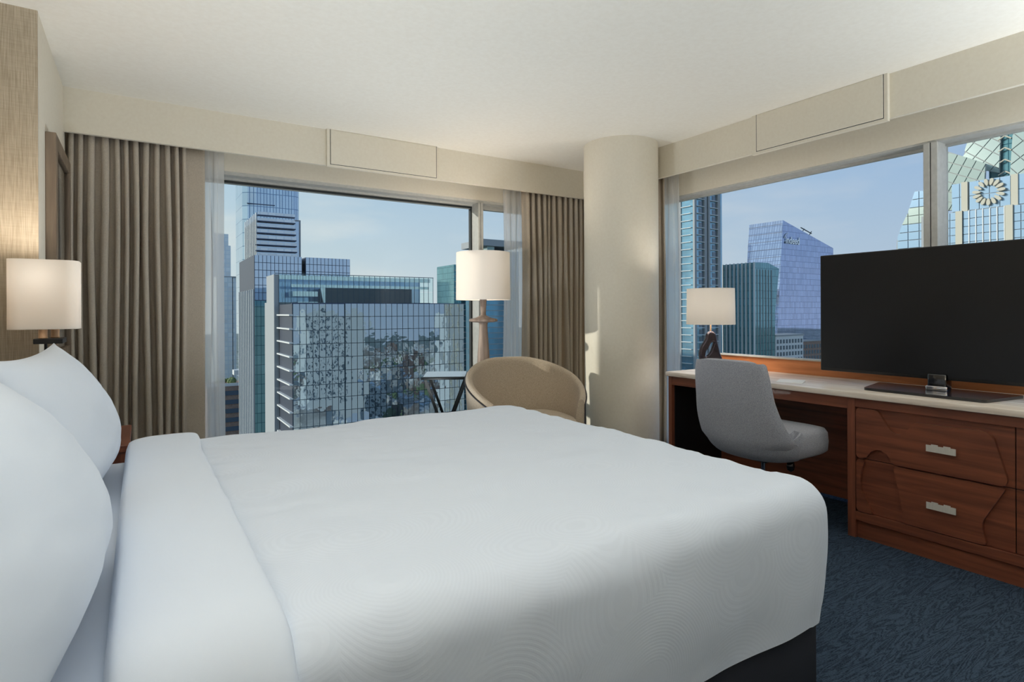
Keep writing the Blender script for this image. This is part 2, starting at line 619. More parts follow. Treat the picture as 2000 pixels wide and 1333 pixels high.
# window 1
w1 = struct(link('window_1', None, None, (0.30, YG, 0.10)), 'large far window with blue city view')
B1 = (0.30, YG, 0.10)
MB().box(0.30, 3.80, YW + .02, YG + .02, 2.285, 2.31).build('window_head', M['metal'], w1, base=B1)
MB().box(0.30, 3.80, YG - .03, YG + .03, 2.245, 2.285).build('window_rail', M['metal'], w1, base=B1)
MB().box(0.30, 2.708, YG - .035, YG - .03, 2.243, 2.262).build('gasket', M['metal_dk'], w1, base=B1)
MB().box(0.30, 3.80, YG - .05, YG + .03, 0.10, 0.15).build('window_rail', M['metal'], w1, base=B1)
MB().box(2.714, 2.738, YW, YG + .02, 0.15, 2.285, .003).build('mullion', M['metal'], w1, base=B1)
MB().box(2.743, 2.768, YW, YG + .02, 0.15, 2.285, .003).build('mullion', M['metal'], w1, base=B1)
MB().box(2.736, 2.745, YW + .006, YG, 0.15, 2.285).build('mullion_joint', M['metal_dk'], w1, base=B1)
MB().box(2.700, 2.714, YG - .02, YG + .02, 0.15, 2.25).build('gasket', M['metal_dk'], w1, base=B1)
MB().box(0.30, 2.707, YG - .005, YG + .005, 0.15, 2.245).build('pane', M['glass'], w1, base=B1)
MB().box(2.768, 3.80, YG - .005, YG + .005, 0.15, 2.245).build('pane', M['glass'], w1, base=B1)
# window 2
w2 = struct(link('window_2', None, None, (XG, 1.5, 0.10)), 'wide window above the desk with towers outside')
B2 = (XG, 1.5, 0.10)
MB().box(XW + .01, XG + .02, -0.9, 3.95, 2.248, 2.26).build('window_head', M['metal'], w2, base=B2)
MB().box(XG - .02, XG + .02, -0.9, 3.95, 2.235, 2.25).build('window_rail', M['metal'], w2, base=B2)
MB().box(XG - .03, XG + .03, -0.9, 3.95, 0.10, 0.15).build('window_rail', M['metal'], w2, base=B2)
MB().box(XW, XG + .02, 1.567, 1.602, 0.15, 2.25, .003).build('mullion', M['metal'], w2, base=B2)
MB().box(XW, XG + .02, 1.527, 1.562, 0.15, 2.25, .003).build('mullion', M['metal'], w2, base=B2)
MB().box(XW + .006, XG, 1.560, 1.569, 0.15, 2.25).build('mullion_joint', M['metal_dk'], w2, base=B2)
MB().box(XG - .005, XG + .005, 1.602, 3.95, 0.15, 2.236).build('pane', M['glass'], w2, base=B2)
MB().box(XG - .005, XG + .005, -0.9, 1.527, 0.15, 2.236).build('pane', M['glass'], w2, base=B2)

# valances with boxed access panels
YV, XV = 4.535, 3.785
t1 = struct(MB().box(XL, XV + .14, YV, YV + .03, 2.383, ZC).build('trim_1', M['valance']), 'cream curtain valance over the far window')
pa = MB().box(1.217, 2.15, YV - .025, YV, 2.371, ZC).build('access_frame', M['valance'], t1)
MB().box(1.245, 2.138, YV - .028, YV - .02, 2.392, ZC - .004, .003).build('access_door', M['valance'], pa)
g = MB()
g.box(1.241, 1.245, YV - .0255, YV - .02, 2.388, ZC)
g.box(2.138, 2.142, YV - .0255, YV - .02, 2.388, ZC)
g.box(1.241, 2.142, YV - .0255, YV - .02, 2.388, 2.392)
g.build('access_gap', M['metal_dk'], pa)
t2 = struct(MB().box(XV, XV + .03, YN, YV + .03, 2.393, ZC).build('trim_2', M['valance']), 'cream valance over the desk window')
pb = MB().box(XV - .025, XV, 1.69, 2.60, 2.375, ZC).build('access_frame', M['valance'], t2)
MB().box(XV - .028, XV - .02, 1.715, 2.562, 2.397, ZC - .004, .003).build('access_door', M['valance'], pb)
g = MB()
g.box(XV - .0255, XV - .02, 1.711, 1.715, 2.393, ZC)
g.box(XV - .0255, XV - .02, 2.562, 2.566, 2.393, ZC)
g.box(XV - .0255, XV - .02, 1.711, 2.566, 2.393, 2.397)
g.build('access_gap', M['metal_dk'], pb)

# column
CX, CYY, CR = 3.474, 3.668, 0.313
colm = MB().lathe([(CR, 0.0), (CR, 0.07), (CR, ZC)], 0, 0, 72, True).build('column', M['valance'], None, (CX, CYY, 0), smooth=40)
struct(colm, 'round cream column in the corner of the room')
MB().lathe([(CR + .006, 0), (CR + .006, .085), (CR + .001, .09)], 0, 0, 72).build('column_base', M['metal'], colm, smooth=40)

# ---------------------------------------------------------------- curtains
def curtain(name, p0, p1, z0, z1, widths, amp, mat, label, flat_end=0.0, seed=1, group=None):
    """pleated cloth from p0 to p1; widths are the relative widths of its folds"""
    rnd = random.Random(seed)
    p0, p1 = Vector(p0), Vector(p1)
    ln = (p1 - p0).length
    u = (p1 - p0) / ln
    nrm = Vector((-u.y, u.x))
    tot = sum(widths)
    edges = [0]
    for a in widths:
        edges.append(edges[-1] + a / tot * (ln - flat_end))
    amps = [amp * rnd.uniform(0.65, 1.15) for _ in widths]
    drift = [rnd.uniform(-1, 1) for _ in widths]
    pts = []
    for i, a in enumerate(widths):
        wd = edges[i + 1] - edges[i]
        for k in range(14):
            t = k / 14
            pts.append((edges[i] + wd * (t + 0.10 * math.sin(4 * math.pi * t)), amps[i] * math.cos(2 * math.pi * t), i, wd))
    for k in range(9):
        pts.append((ln - flat_end + flat_end * k / 8, amps[-1] * (1 - 0.5 * k / 8), len(widths) - 1, 0.02))
    nz_ = 22
    mb = MB()
    rows = []
    for j in range(nz_ + 1):
        t = j / nz_
        row = []
        for s, h, i, wd in pts:
            wob = 0.20 * wd * math.sin(t * 3.1 + drift[i] * 3) * min(1, t * 3)
            hh = h * (0.75 + 0.35 * t + 0.12 * math.sin(t * 5 + drift[i] * 4))
            q = p0 + u * (s + wob) + nrm * hh
            row.append(mb.bm.verts.new((q.x, q.y, z1 + (z0 - z1) * t)))
        rows.append(row)
    for a, b in zip(rows, rows[1:]):
        for i in range(len(a) - 1):
            mb.bm.faces.new((a[i], a[i + 1], b[i + 1], b[i]))
    o = mb.build(name, mat, None, base=(p0.x, p0.y, z0), smooth=180)
    md = o.modifiers.new('solid', 'SOLIDIFY')
    md.thickness = 0.003
    md.offset = 0
    return tag(o, label, 'curtain', group)


rw = lambda n, s: [random.Random(s + i).uniform(0.6, 1.4) for i in range(n)]
curtain('curtain', (XL + .01, 4.635), (0.395, 4.635), 0.02, 2.45, rw(12, 3), .052, M['curtain'], 'taupe linen curtain hanging behind the bedside lamp, beside the framed picture', 0.11, 4)
curtain('curtain', (3.13, 4.65), (3.92, 4.60), 0.02, 2.45, rw(12, 9), .050, M['curtain'], 'tan linen curtain hanging between armchair and round column', 0.0, 6)
curtain('curtain', (3.885, 3.545), (3.89, 3.93), 0.02, 2.45, rw(6, 5), .03, M['curtain'], 'narrow strip of tan curtain showing between round column and desk window', 0.0, 8)
curtain('sheer_curtain', (0.30, 4.735), (0.53, 4.735), 0.02, 2.45, [1, 1.4, .8], .012, M['sheer'], 'white sheer curtain edge beside the taupe curtain behind the bed', 0.03, 3)
curtain('sheer_curtain', (2.955, 4.735), (3.32, 4.735), 0.02, 2.45, [1, .7, 1.2, 1], .012, M['sheer'], 'white sheer curtain edge behind the floor lamp', 0.0, 5)
curtain('sheer_curtain', (3.935, 3.43), (3.935, 3.72), 0.02, 2.45, [1, .8, 1.2], .012, M['sheer'], 'white sheer curtain edge behind the desk lamp', 0.0, 7)

# ---------------------------------------------------------------- bed
BX0, BX1, BY0, BY1, BT = -0.47, 1.815, 0.975, 2.84, 0.70
bed = thing('bed', (0.66, 1.9, 0), 'king bed with white linen on a dark upholstered base', 'bed')
bb = (0.66, 1.9, 0)
MB().box(BX0, 1.775, BY0 + .03, BY1 - .03, 0.02, 0.30, .012).build('bed_base', M['base'], bed, base=bb, smooth=40)
MB().box(BX0 - .07, BX0 - .005, BY0 - .05, BY1 + .05, 0.02, 1.02, .015).build('headboard', M['brown_v'], bed, base=bb, smooth=40)
mt = MB().box(BX0, 1.72, BY0 + .035, BY1 - .035, 0.30, 0.655, .06, 5).build('mattress', M['linen'], bed, base=bb, smooth=60)


def rbox(x, y, z, lo, hi, r):
    """push a point of a box surface onto the box with rounded edges"""
    p = Vector((x, y, z))
    q = Vector([min(max(p[i], lo[i] + r[i]), hi[i] - r[i]) for i in range(3)])
    d = p - q
    n = Vector([d[i] / r[i] for i in range(3)])
    if n.length < 1e-6:
        return p
    n = n.normalized() * max(abs(v) for v in n)
    n = n.normalized() if n.length > 1 else n
    return q + Vector([n[i] * r[i] for i in range(3)])


def fbm(p, s, o=3):
    return noise.fractal(Vector(p) * s, 1.0, 2.0, o)


def duvet_mesh():
    lo, hi = (0.02, BY0, -0.5), (BX1, BY1, BT + .012)
    rr = (0.07, 0.085, 0.09)
    nx, ny, nzv = 92, 96, 22
    zb = 0.285
    mb = MB()
    key = {}

    def vert(x, y, z):
        k = (round(x, 4), round(y, 4), round(z, 4))
        if k in key:
            return key[k]
        p = rbox(x, y, z, lo, hi, rr)
        top = max(0, min(1, (p.z - 0.5) / 0.15))
        crown = 0.016 * (1 - ((p.x - .9) / 1.0) ** 2) * (1 - ((p.y - 1.9) / 1.0) ** 2)
        wr = 0.007 * fbm((p.x, p.y, p.z), 2.3) + 0.0035 * fbm((p.x * 1.0, p.y * 2.5, p.z), 5.0)
        down = max(0, min(1, (0.62 - p.z) / 0.3))
        dirv = Vector((0, 0, 1)) * top
        out = Vector((0, 0, 0))
        if p.y < BY0 + .1: out.y -= 1
        if p.y > BY1 - .1: out.y += 1
        if p.x > BX1 - .1: out.x += 1
        fold = 0.004 * math.sin(p.x * 9 + 1.5 * math.sin(p.x * 4)) * down * (abs(out.y)) + 0.004 * math.sin(p.y * 8) * down * abs(out.x)
        p = p + dirv * (crown + wr * 1.4) + out * (wr * 0.8 + fold + 0.010 * math.sin(math.pi * max(0, min(1, (p.z - zb) / 0.4))) - 0.012 * down * down)
        v = mb.bm.verts.new(p)
        key[k] = v
        return v
    X = [lo[0] + (hi[0] - lo[0]) * i / nx for i in range(nx + 1)]
    Y = [lo[1] + (hi[1] - lo[1]) * i / ny for i in range(ny + 1)]
    Z = [zb + (hi[2] - zb) * i / nzv for i in range(nzv + 1)]
    for i in range(nx):
        for j in range(ny):
            mb.bm.faces.new((vert(X[i], Y[j], hi[2]), vert(X[i + 1], Y[j], hi[2]), vert(X[i + 1], Y[j + 1], hi[2]), vert(X[i], Y[j + 1], hi[2])))
        for k in range(nzv):
            for yy in (lo[1], hi[1]):
                mb.bm.faces.new((vert(X[i], yy, Z[k]), vert(X[i + 1], yy, Z[k]), vert(X[i + 1], yy, Z[k + 1]), vert(X[i], yy, Z[k + 1])))
    for j in range(ny):
        for k in range(nzv):
            mb.bm.faces.new((vert(hi[0], Y[j], Z[k]), vert(hi[0], Y[j + 1], Z[k]), vert(hi[0], Y[j + 1], Z[k + 1]), vert(hi[0], Y[j], Z[k + 1])))
    return mb


dv = duvet_mesh().build('duvet', M['duvet'], None, base=(0.9, 1.9, 0.30), smooth=180)
tag(dv, 'white duvet with woven ring pattern covering the bed', 'duvet')


def fold_mesh():
    """turned-down band lying over the duvet head end, hanging over both long sides"""
    x0, x1 = -0.050, 0.205
    prof = []
    r = 0.13
    y0, y1, zt, zb = BY0 - .006, BY1 + .006, BT + .022, 0.30
    n = 14
    for k in range(n): prof.append((y0, zb + (zt - r - zb) * k / n, -1, 0))
    for k in range(n + 1):
        a = math.pi / 2 * k / n
        prof.append((y0 + r - r * math.cos(a), zt - r + r * math.sin(a), -math.cos(a), math.sin(a)))
    for k in range(1, 40): prof.append((y0 + r + (y1 - y0 - 2 * r) * k / 40, zt + .012 * math.sin(math.pi * k / 40), 0, 1))
    for k in range(n + 1):
        a = math.pi / 2 * (1 - k / n)
        prof.append((y1 - r + r * math.cos(a), zt - r + r * math.sin(a), math.cos(a), math.sin(a)))
    for k in range(1, n + 1): prof.append((y1, zt - r + (zb - zt + r) * k / n, 1, 0))
    mb = MB()
    nx = 26

    def f(u, v):
        i = v * (len(prof) - 1)
        y, z, ny, nz_ = prof[int(round(i))]
        # cross-section: from under the left edge, over the top, to the right edge
        a = math.pi * (1 - u)
        ca, sa = math.cos(a), max(0, math.sin(a))
        sx = math.copysign(abs(ca) ** 0.55, ca)
        bow = 0.012 * math.sin(v * 7 + 1) + 0.008 * fbm((0, y * 2, z * 2), 2)
        x = (x0 + x1) / 2 + sx * (x1 - x0) / 2 + bow * (0.5 + 0.5 * sx)
        th = 0.034 * sa ** 0.45 - 0.028 * (1 - u) ** 3
        th += 0.004 * fbm((x * 3, y * 1.5, z * 1.5), 2.5) * sa
        drop = 0.035 * max(0, 1 - u * 5)
        return Vector((x, y + ny * (th - drop), z + nz_ * (th - drop)))
    mb.grid(f, nx, len(prof))
    return mb


fo = fold_mesh().build('turned_down_fold', M['linen'], dv, base=(0.9, 1.9, 0.30), smooth=180)
fo['label'] = 'plain white turned-down band of the duvet'


def pillow(cx, cy, cz, w, h, t, lean, rz, seed, label, roll=0.0):
    mb = MB()
    n = 44

    def surf(side):
        def f(u, v):
            a, b = 2 * u - 1, 2 * v - 1
            # outline: sides drawn in between pointed corners
            ox = a * (1 - 0.075 * (1 - abs(a) ** 3) * 0 - 0.07 * (1 - b * b) * abs(a) ** 4)
            oy = b * (1 - 0.11 * (1 - a * a) * abs(b) ** 4)
            e = max(0.0, (1 - abs(a) ** 2.6)) ** 0.55 * max(0.0, (1 - abs(b) ** 2.4)) ** 0.6
            sag = 1 - 0.22 * b
            d = t / 2 * e * sag * (1.15 if side > 0 else 0.75)
            wr = 0.006 * fbm((a * 1.3 + seed, b * 1.3, side), 2.2) * e
            cr_ = 0.010 * e * math.sin(11 * (abs(a) + abs(b)) + seed) * max(0, (abs(a) + abs(b)) - 1.15)
            return Vector((side * (d + wr + cr_), ox * w / 2, oy * h / 2))
        return f
    mb.grid(surf(1), n, n)
    mb.grid(surf(-1), n, n)
    bmesh.ops.remove_doubles(mb.bm, verts=mb.bm.verts[:], dist=0.0005)
    o = mb.build('pillow', M['linen'], None, (cx, cy, cz), (roll, lean, rz), smooth=180)
    return tag(o, label, 'pillow', 'white pillows against the headboard')


pillow(-0.24, 2.33, 0.892, 0.90, 0.50, 0.27, R(-15), R(-4), 1.0, 'white pillow standing at the far side of the bed, in front of the bedside lamp')
pillow(-0.258, 1.31, 0.888, 0.98, 0.51, 0.30, R(-23), R(-3), 4.0, 'large white pillow at the near side of the bed, cut by the picture edge')

# ---------------------------------------------------------------- nightstand and bedside lamp
ns = thing('nightstand', (-0.29, 3.2, 0), 'brown wooden nightstand half hidden behind the far pillow', 'nightstand')
nb = (-0.29, 3.2, 0)
MB().box(XH + .01, -0.035, 2.93, 3.45, 0.66, 0.69, .003).build('top', M['brown'], ns, base=nb)
MB().box(XH + .02, -0.05, 2.94, 2.965, 0.0, 0.66).build('side_panel', M['brown_v'], ns, base=nb)
MB().box(XH + .02, -0.05, 3.415, 3.44, 0.0, 0.66).build('side_panel', M['brown_v'], ns, base=nb)
MB().box(XH + .02, XH + .04, 2.965, 3.415, 0.05, 0.66).build('back_panel', M['brown_v'], ns, base=nb)
for z in (0.36, 0.08):
    d_ = MB().box(-0.066, -0.045, 2.968, 3.412, z, z + .27, .003).build('drawer', M['brown'], ns, base=nb)
    MB().box(-0.045, -0.03, 3.12, 3.26, z + .18, z + .2, .002).build('handle', M['nickel'], d_, base=nb)


def point(name, loc, watts, rad=0.04, col=(1, 0.945, 0.87), parent=None):
    l = bpy.data.lights.new(name, 'POINT')
    l.energy, l.color, l.shadow_soft_size = watts, col, rad
    o = link(name, l, parent, loc)
    return o


lb = (-0.345, 3.23, 0.69)
bl = thing('bedside_lamp', lb, 'bedside lamp with white rounded-square shade and black bar, left of the curtain', 'lamp')


def rsq(hx, hy, r, n=8):
    pts = []
    for sx, sy, a0 in ((1, 1, 0), (-1, 1, 90), (-1, -1, 180), (1, -1, 270)):
        for k in range(n + 1):
            a = R(a0 + 90 * k / n)
            pts.append((sx * (hx - r) + r * math.cos(a), sy * (hy - r) + r * math.sin(a)))
    return pts


def shade_mesh(pts_b, pts_t, z0, z1, th=0.003):
    mb = MB()
    rows = [[mb.bm.verts.new((x, y, z0)) for x, y in pts_b], [mb.bm.verts.new((x, y, z1)) for x, y in pts_t]]
    n = len(pts_b)
    for i in range(n):
        mb.bm.faces.new((rows[0][i], rows[0][(i + 1) % n], rows[1][(i + 1) % n], rows[1][i]))
    return mb


sp = rsq(.122, .10, .05)
MB().lathe([(.10, 0), (.10, .012), (.095, .018)], 0, 0, 32).build('lamp_base', M['black_pl'], bl, smooth=40)
MB().bar((0, 0, .015), (0, 0, .43), .006).build('stem', M['black_pl'], bl, smooth=60)
MB().box(-.035, .065, -.07, .09, .425, .447, .002).build('cross_bar', M['black_pl'], bl)
for dx, dy in ((-.006, -.03), (.03, .03)):
    MB().lathe([(.016, .447), (.018, .450), (.016, .454), (.016, .56)], dx, dy, 20).build('candle_sleeve', M['tan_metal'], bl, smooth=50)
s_o = shade_mesh(sp, sp, .488, .785).build('shade', M['shade'], bl, smooth=40)
MB().lathe([(.012, .58), (.022, .60), (.026, .62), (.018, .65), (.004, .66)], -.006, 0, 16).build('bulb', M['bulb'], bl, smooth=60)
MB().prism(rsq(.118, .096, .048), lambda u, v, h: (u, v, h), .496, .499).build('added_baffle', M['shade'], bl)  # added plate, keeps lamp light off the candle sleeves
point('bedside_lamp_light', (-.02, 0, .715), 8, .05, parent=bl)

# framed picture on the left wall
fp = thing('framed_picture', (XL, 4.1, 1.0), 'tall framed picture with grey-brown wooden frame on left wall', 'picture')
fb = (XL, 4.1, 1.0)
x0, x1 = XL, XL + .045
for (y0, y1, z0, z1) in ((3.70, 3.775, .98, 2.16), (4.35, 4.425, .98, 2.16), (3.775, 4.35, 2.085, 2.16), (3.775, 4.35, .98, 1.055)):
    MB().box(x0, x1, y0, y1, z0, z1, .003).build('frame_rail', M['pic_frame'], fp, base=fb)
MB().box(x0, x0 + .02, 3.77, 4.355, 1.05, 2.09).build('mat_board', M['mat_board'], fp, base=fb)
art = textured('abstract_print', srgb(120, 130, 140), srgb(210, 200, 186), (1, 2, .6), 2.5, 4, 0.7)
MB().box(x0 + .019, x0 + .022, 3.86, 4.265, 1.14, 2.0).build('print', art, fp, base=fb)
MB().box(x0 + .028, x0 + .031, 3.77, 4.355, 1.05, 2.09).build('glazing', clear_glass('picture_glazing', (1, 1, 1, 1), 0.8), fp, base=fb)

# ---------------------------------------------------------------- floor lamp
fl = thing('floor_lamp', (2.44, 4.24, 0), 'floor lamp with drum shade and turned limed-wood stem by the window', 'lamp')
MB().lathe([(.15, 0), (.15, .02), (.13, .03), (.075, .05), (.07, .08), (.072, .3), (.066, .55), (.058, .75), (.048, .92), (.038, 1.06), (.034, 1.12), (.037, 1.145), (.04, 1.155)], 0, 0, 40).build('stem', M['lamp_wood'], fl, smooth=50)
MB().lathe([(.02, 1.152), (.09, 1.156), (.118, 1.164), (.122, 1.174), (.115, 1.184), (.06, 1.196), (.032, 1.21), (.025, 1.215)], 0, 0, 48).build('disc', M['lamp_wood'], fl, smooth=50)
MB().lathe([(.026, 1.205), (.022, 1.23), (.024, 1.27), (.029, 1.345), (.03, 1.365), (.02, 1.38)], 0, 0, 32).build('neck', M['lamp_wood'], fl, smooth=50)
MB().bar((0, 0, 1.37), (0, 0, 1.46), .008).build('lamp_holder', M['tan_metal'], fl, smooth=60)
MB().lathe([(.012, 1.45), (.024, 1.49), (.03, 1.53), (.022, 1.57), (.004, 1.585)], 0, 0, 16).build('bulb', M['bulb'], fl, smooth=60)
circ = lambda r, n=64: [(r * math.cos(2 * math.pi * i / n), r * math.sin(2 * math.pi * i / n)) for i in range(n)]
shade_mesh(circ(.229), circ(.225), 1.343, 1.742).build('shade', M['shade'], fl, smooth=60)
rg = MB()
for a in (0, 120, 240):
    rg.bar((0, 0, 1.36), (.228 * math.cos(R(a)), .228 * math.sin(R(a)), 1.36), .002, 6)
rg.build('shade_spider', M['tan_metal'], fl)
MB().lathe([(.222, 1.352), (.222, 1.355)], 0, 0, 48).build('added_baffle', M['shade'], fl)  # added disc, keeps lamp light off the neck and stem
point('floor_lamp_light', (0, 0, 1.655), 8.5, .07, parent=fl)

# ---------------------------------------------------------------- side table
st = thing('side_table', (2.10, 4.27, 0), 'small black side table with dark glass top and crossed legs', 'table', rz=-YAW + R(4))
MB().box(-.18, .18, -.22, .22, .715, .735, .004).build('table_top', M['black_steel'], st, smooth=40)
MB().box(-.168, .168, -.208, .208, .734, .738, .001).build('glass_inlay', M['smoked'], st)
for a, b, sy in ((-.15, .10, -.19), (.17, -.10, -.19), (-.15, .10, .19), (.17, -.10, .19)):
    o = MB().box(-.011, .011, -.008, .008, 0, math.hypot(b - a, .715)).build('leg', M['black_steel'], st, (b, sy, 0.0), (0, math.atan2(a - b, .715), 0))
MB().box(-.13, .13, -.2, -.18, 0, .015).build('foot_rail', M['black_steel'], st)
MB().box(-.13, .13, .18, .2, 0, .015).build('foot_rail', M['black_steel'], st)

# ---------------------------------------------------------------- tub armchair
ac = thing('armchair', (2.45, 3.62, 0), 'tan linen tub armchair with rounded back in front of the floor lamp', 'armchair', rz=R(-12))


def tub(face):
    """curved back: angle a runs from the one arm front round the back to the other"""
    A = R(128)

    def f(u, v):
        a = (2 * u - 1) * A          # 0 = back
        k = abs(a) / A
        top = 0.875 - 0.28 * (max(0, (k - .12)) / .88) ** 1.5
        flare = 0.035
        rx, ry = 0.445, 0.41
        ang = a + math.pi / 2
        # superellipse-like plan
        ca, sa = math.cos(ang), math.sin(ang)
        th = 0.062 * (1 - .15 * k)
        # v: 0 outer bottom -> outer top -> over rim -> inner top -> inner bottom
        if v < .42:
            t = v / .42
            z, off = .12 + (top - .04 - .12) * t, flare * (t - .6)
        elif v < .58:
            t = (v - .42) / .16
            b = math.pi * t
            z, off = top - .04 + .04 * math.sin(b), flare * .4 - th / 2 + th / 2 * math.cos(b)
        else:
            t = (v - .58) / .42
            z, off = top - .04 - (top - .04 - .36) * t, flare * .4 - th - .03 * t
        return Vector(((rx + off) * ca * (1.0 if True else 1), (ry + off) * sa, z))
    mb = MB()
    g = mb.grid(f, 61, 41)
    # close arm fronts
    for i in (0, -1):
        mb.bm.faces.new([row[i] for row in g])
    return mb


MBt = tub(0)
MBt.build('back_shell', M['chair_tan'], ac, smooth=50)
# dark piping along outer rim
pp = MB()
A = R(128)
prev = None
pth = []
for i in range(61):
    u = i / 60
    a = (2 * u - 1) * A
    k = abs(a) / A
    top = 0.875 - 0.28 * (max(0, (k - .12)) / .88) ** 1.5
    ang = a + math.pi / 2
    pth.append(Vector(((.445 + .016) * math.cos(ang), (.41 + .016) * math.sin(ang), top - .036)))
for e_ in (0, -1):
    q = pth[e_]
    low = Vector((q.x, q.y, .13))
    if e_ == 0: pth.insert(0, low)
    else: pth.append(low)
for a, b in zip(pth, pth[1:]):
    pp.bar(a, b, .006, 6)
pp.build('piping', M['piping'], ac, smooth=60)
sm = MB()
def seat_f(u, v):
    a = 2 * math.pi * u
    ca, sa = math.cos(a), math.sin(a)
    pw = 0.62
    x = .335 * math.copysign(abs(ca) ** pw, ca)
    y = .315 * math.copysign(abs(sa) ** pw, sa) - .05
    pr = [(0.0, .30), (.9, .30), (1.0, .33), (1.02, .38), (1.0, .43), (.93, .458), (.8, .468), (.5, .478), (.2, .482), (0.001, .483)]
    i = v * (len(pr) - 1)
    s, z = pr[int(round(i))]
    return Vector((x * s, (y + .05) * s - .05, z))
sm.grid(seat_f, 56, 10, True)
sm.build('seat_cushion', M['chair_tan'], ac, smooth=70)
MB().lathe([(.37, .12), (.385, .14), (.385, .30), (.36, .31)], 0, 0, 48).build('seat_base', M['chair_tan'], ac, smooth=40)
for x, y in ((.25, .24), (-.25, .24), (.25, -.24), (-.25, -.24)):
    MB().lathe([(.015, 0), (.022, .13)], x, y, 12).build('leg', M['black_pl'], ac, smooth=50)

# ---------------------------------------------------------------- desk, dresser, worktop
DX = 3.286
ds = thing('desk', (3.58, 2.35, 0), 'brown wooden desk with open knee space under the stone top', 'desk')
db = (3.58, 2.35, 0)
MB().box(DX, 3.90, 2.945, 2.975, 0, .764, .002).build('side_panel', M['brown_v'], ds, base=db)
MB().box(DX + .03, 3.87, 2.938, 2.946, 0, .70).build('inner_shade_panel', M['black_panel'], ds, base=db)  # black sheet holds the shade inside the knee space
MB().box(DX + .004, DX + .03, 1.69, 2.945, .70, .764, .002).build('front_rail', M['brown'], ds, base=db)
MB().box(3.84, 3.86, 1.69, 2.94, .02, .764).build('modesty_panel', M['brown'], ds, base=db)
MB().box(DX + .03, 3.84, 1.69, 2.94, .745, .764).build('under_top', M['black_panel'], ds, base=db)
bk = thing('back_board', (3.905, 1.6, .766), 'orange wooden back board running along the rear of stone top', 'board')
MB().box(3.897, 3.915, .22, 3.0, .766, .893, .002).build('board', M['orange'], bk, base=(3.905, 1.6, .766))
MB().box(3.885, 3.96, .22, 3.0, .893, .905, .002).build('sill_strip', M['metal'], bk, base=(3.905, 1.6, .766))

dr = thing('dresser', (3.58, 1.0, 0), 'brown wooden dresser with carved drawer fronts below the television', 'dresser')
rb = (3.58, 1.0, 0)
MB().box(DX, 3.90, 1.648, 1.690, 0, .764, .002).build('side_panel', M['brown_v'], dr, base=rb)
MB().box(DX, 3.90, .24, .282, 0, .764, .002).build('side_panel', M['brown_v'], dr, base=rb)
MB().box(DX + .002, DX + .03, .282, 1.648, .716, .764, .001).build('top_rail', M['brown'], dr, base=rb)
MB().box(DX + .002, DX + .03, .282, 1.648, .098, .145, .001).build('bottom_rail', M['brown'], dr, base=rb)
MB().box(DX + .022, 3.88, .282, 1.648, 0, .098).build('plinth', M['brown'], dr, base=rb)
MB().box(DX + .030, 3.88, .282, 1.648, .145, .755).build('carcass', M['black_panel'], dr, base=rb)


def rounded(pts, r=.018, n=4):
    """soften the corners of an outline"""
    res = []
    m = len(pts)
    for i in range(m):
        p0, p, p1 = Vector(pts[i - 1]), Vector(pts[i]), Vector(pts[(i + 1) % m])
        a, b = (p0 - p), (p1 - p)
        ang = a.angle(b, math.pi)
        rr = min(r, a.length * .45, b.length * .45)
        if ang > R(172) or rr < .002:
            res.append(tuple(p))
            continue
        A_, B_ = p + a.normalized() * rr, p + b.normalized() * rr
        for k in range(n + 1):
            t = k / n
            q = (1 - t) ** 2 * A_ + 2 * t * (1 - t) * p + t * t * B_
            res.append((q.x, q.y))
    return res


up_pts = [(1.644, .711), (1.535, .711), (1.493, .642), (1.462, .600), (1.413, .600), (1.362, .674), (1.077, .679), (1.040, .660), (.987, .470), (.997, .440),
          (1.464, .440), (1.472, .462), (1.500, .500), (1.558, .500), (1.598, .440), (1.644, .440)]
lo_a = [(1.644, .432), (1.600, .432), (1.622, .350), (1.622, .275), (1.558, .150), (1.644, .150)]
lo_b = [(1.462, .432), (1.440, .33), (1.425, .27), (1.418, .21), (1.418, .150), (1.066, .150), (1.083, .235), (1.080, .262), (.993, .432)]


def drawer(ya, yb, z0, z1, polys, hy, hz, flip=None):
    d_ = MB().box(DX + .020, DX + .030, yb, ya, z0, z1, .0015).build('drawer', M['brown'], dr, base=rb)
    for pl in polys:
        if flip is not None:
            pl = [(2 * flip - y, z) for y, z in pl]
        mb = MB()
        mb.prism(rounded(pl), lambda u, v, h: (h, u, v), DX + .022, DX + .0005)
        ed = [e for e in mb.bm.edges if all(abs(v.co.x - DX - .0005) < 1e-5 for v in e.verts)]
        bmesh.ops.bevel(mb.bm, geom=ed, offset=.003, segments=2, affect='EDGES')
        mb.build('raised_panel', M['brown'], d_, base=rb)
    out_ = [(-.062, -.018), (.062, -.018), (.062, .014), (.040, .014), (.040, .019), (.012, .019), (.012, .013), (-.012, .013), (-.012, .019), (-.040, .019), (-.040, .014), (-.062, .014)]
    mb = MB()
    mb.prism(out_, lambda u, v, h: (h, hy + u, hz + v), DX - .018, DX - .022)
    mb.box(DX - .018, DX + .01, hy - .03, hy - .022, hz - .005, hz + .005)
    mb.box(DX - .018, DX + .01, hy + .022, hy + .03, hz - .005, hz + .005)
    h_ = mb.build('handle', M['nickel'], d_, base=rb)
    h_['label'] = 'notched brushed nickel handle'


drawer(1.646, .966, .438, .714, [up_pts], 1.239, .563)
drawer(1.646, .966, .147, .434, [lo_a, lo_b], 1.239, .281)
drawer(.962, .284, .438, .714, [up_pts], .69, .563, .965)
drawer(.962, .284, .147, .434, [lo_a, lo_b], .69, .281, .965)

wt = MB().box(DX - .022, 3.894, .22, 2.985, .765, .796, .004, 2).build('worktop', M['stone'], None, base=(3.58, 1.6, .765), smooth=40)
tag(wt, 'long banded stone worktop over desk and dresser', 'worktop')

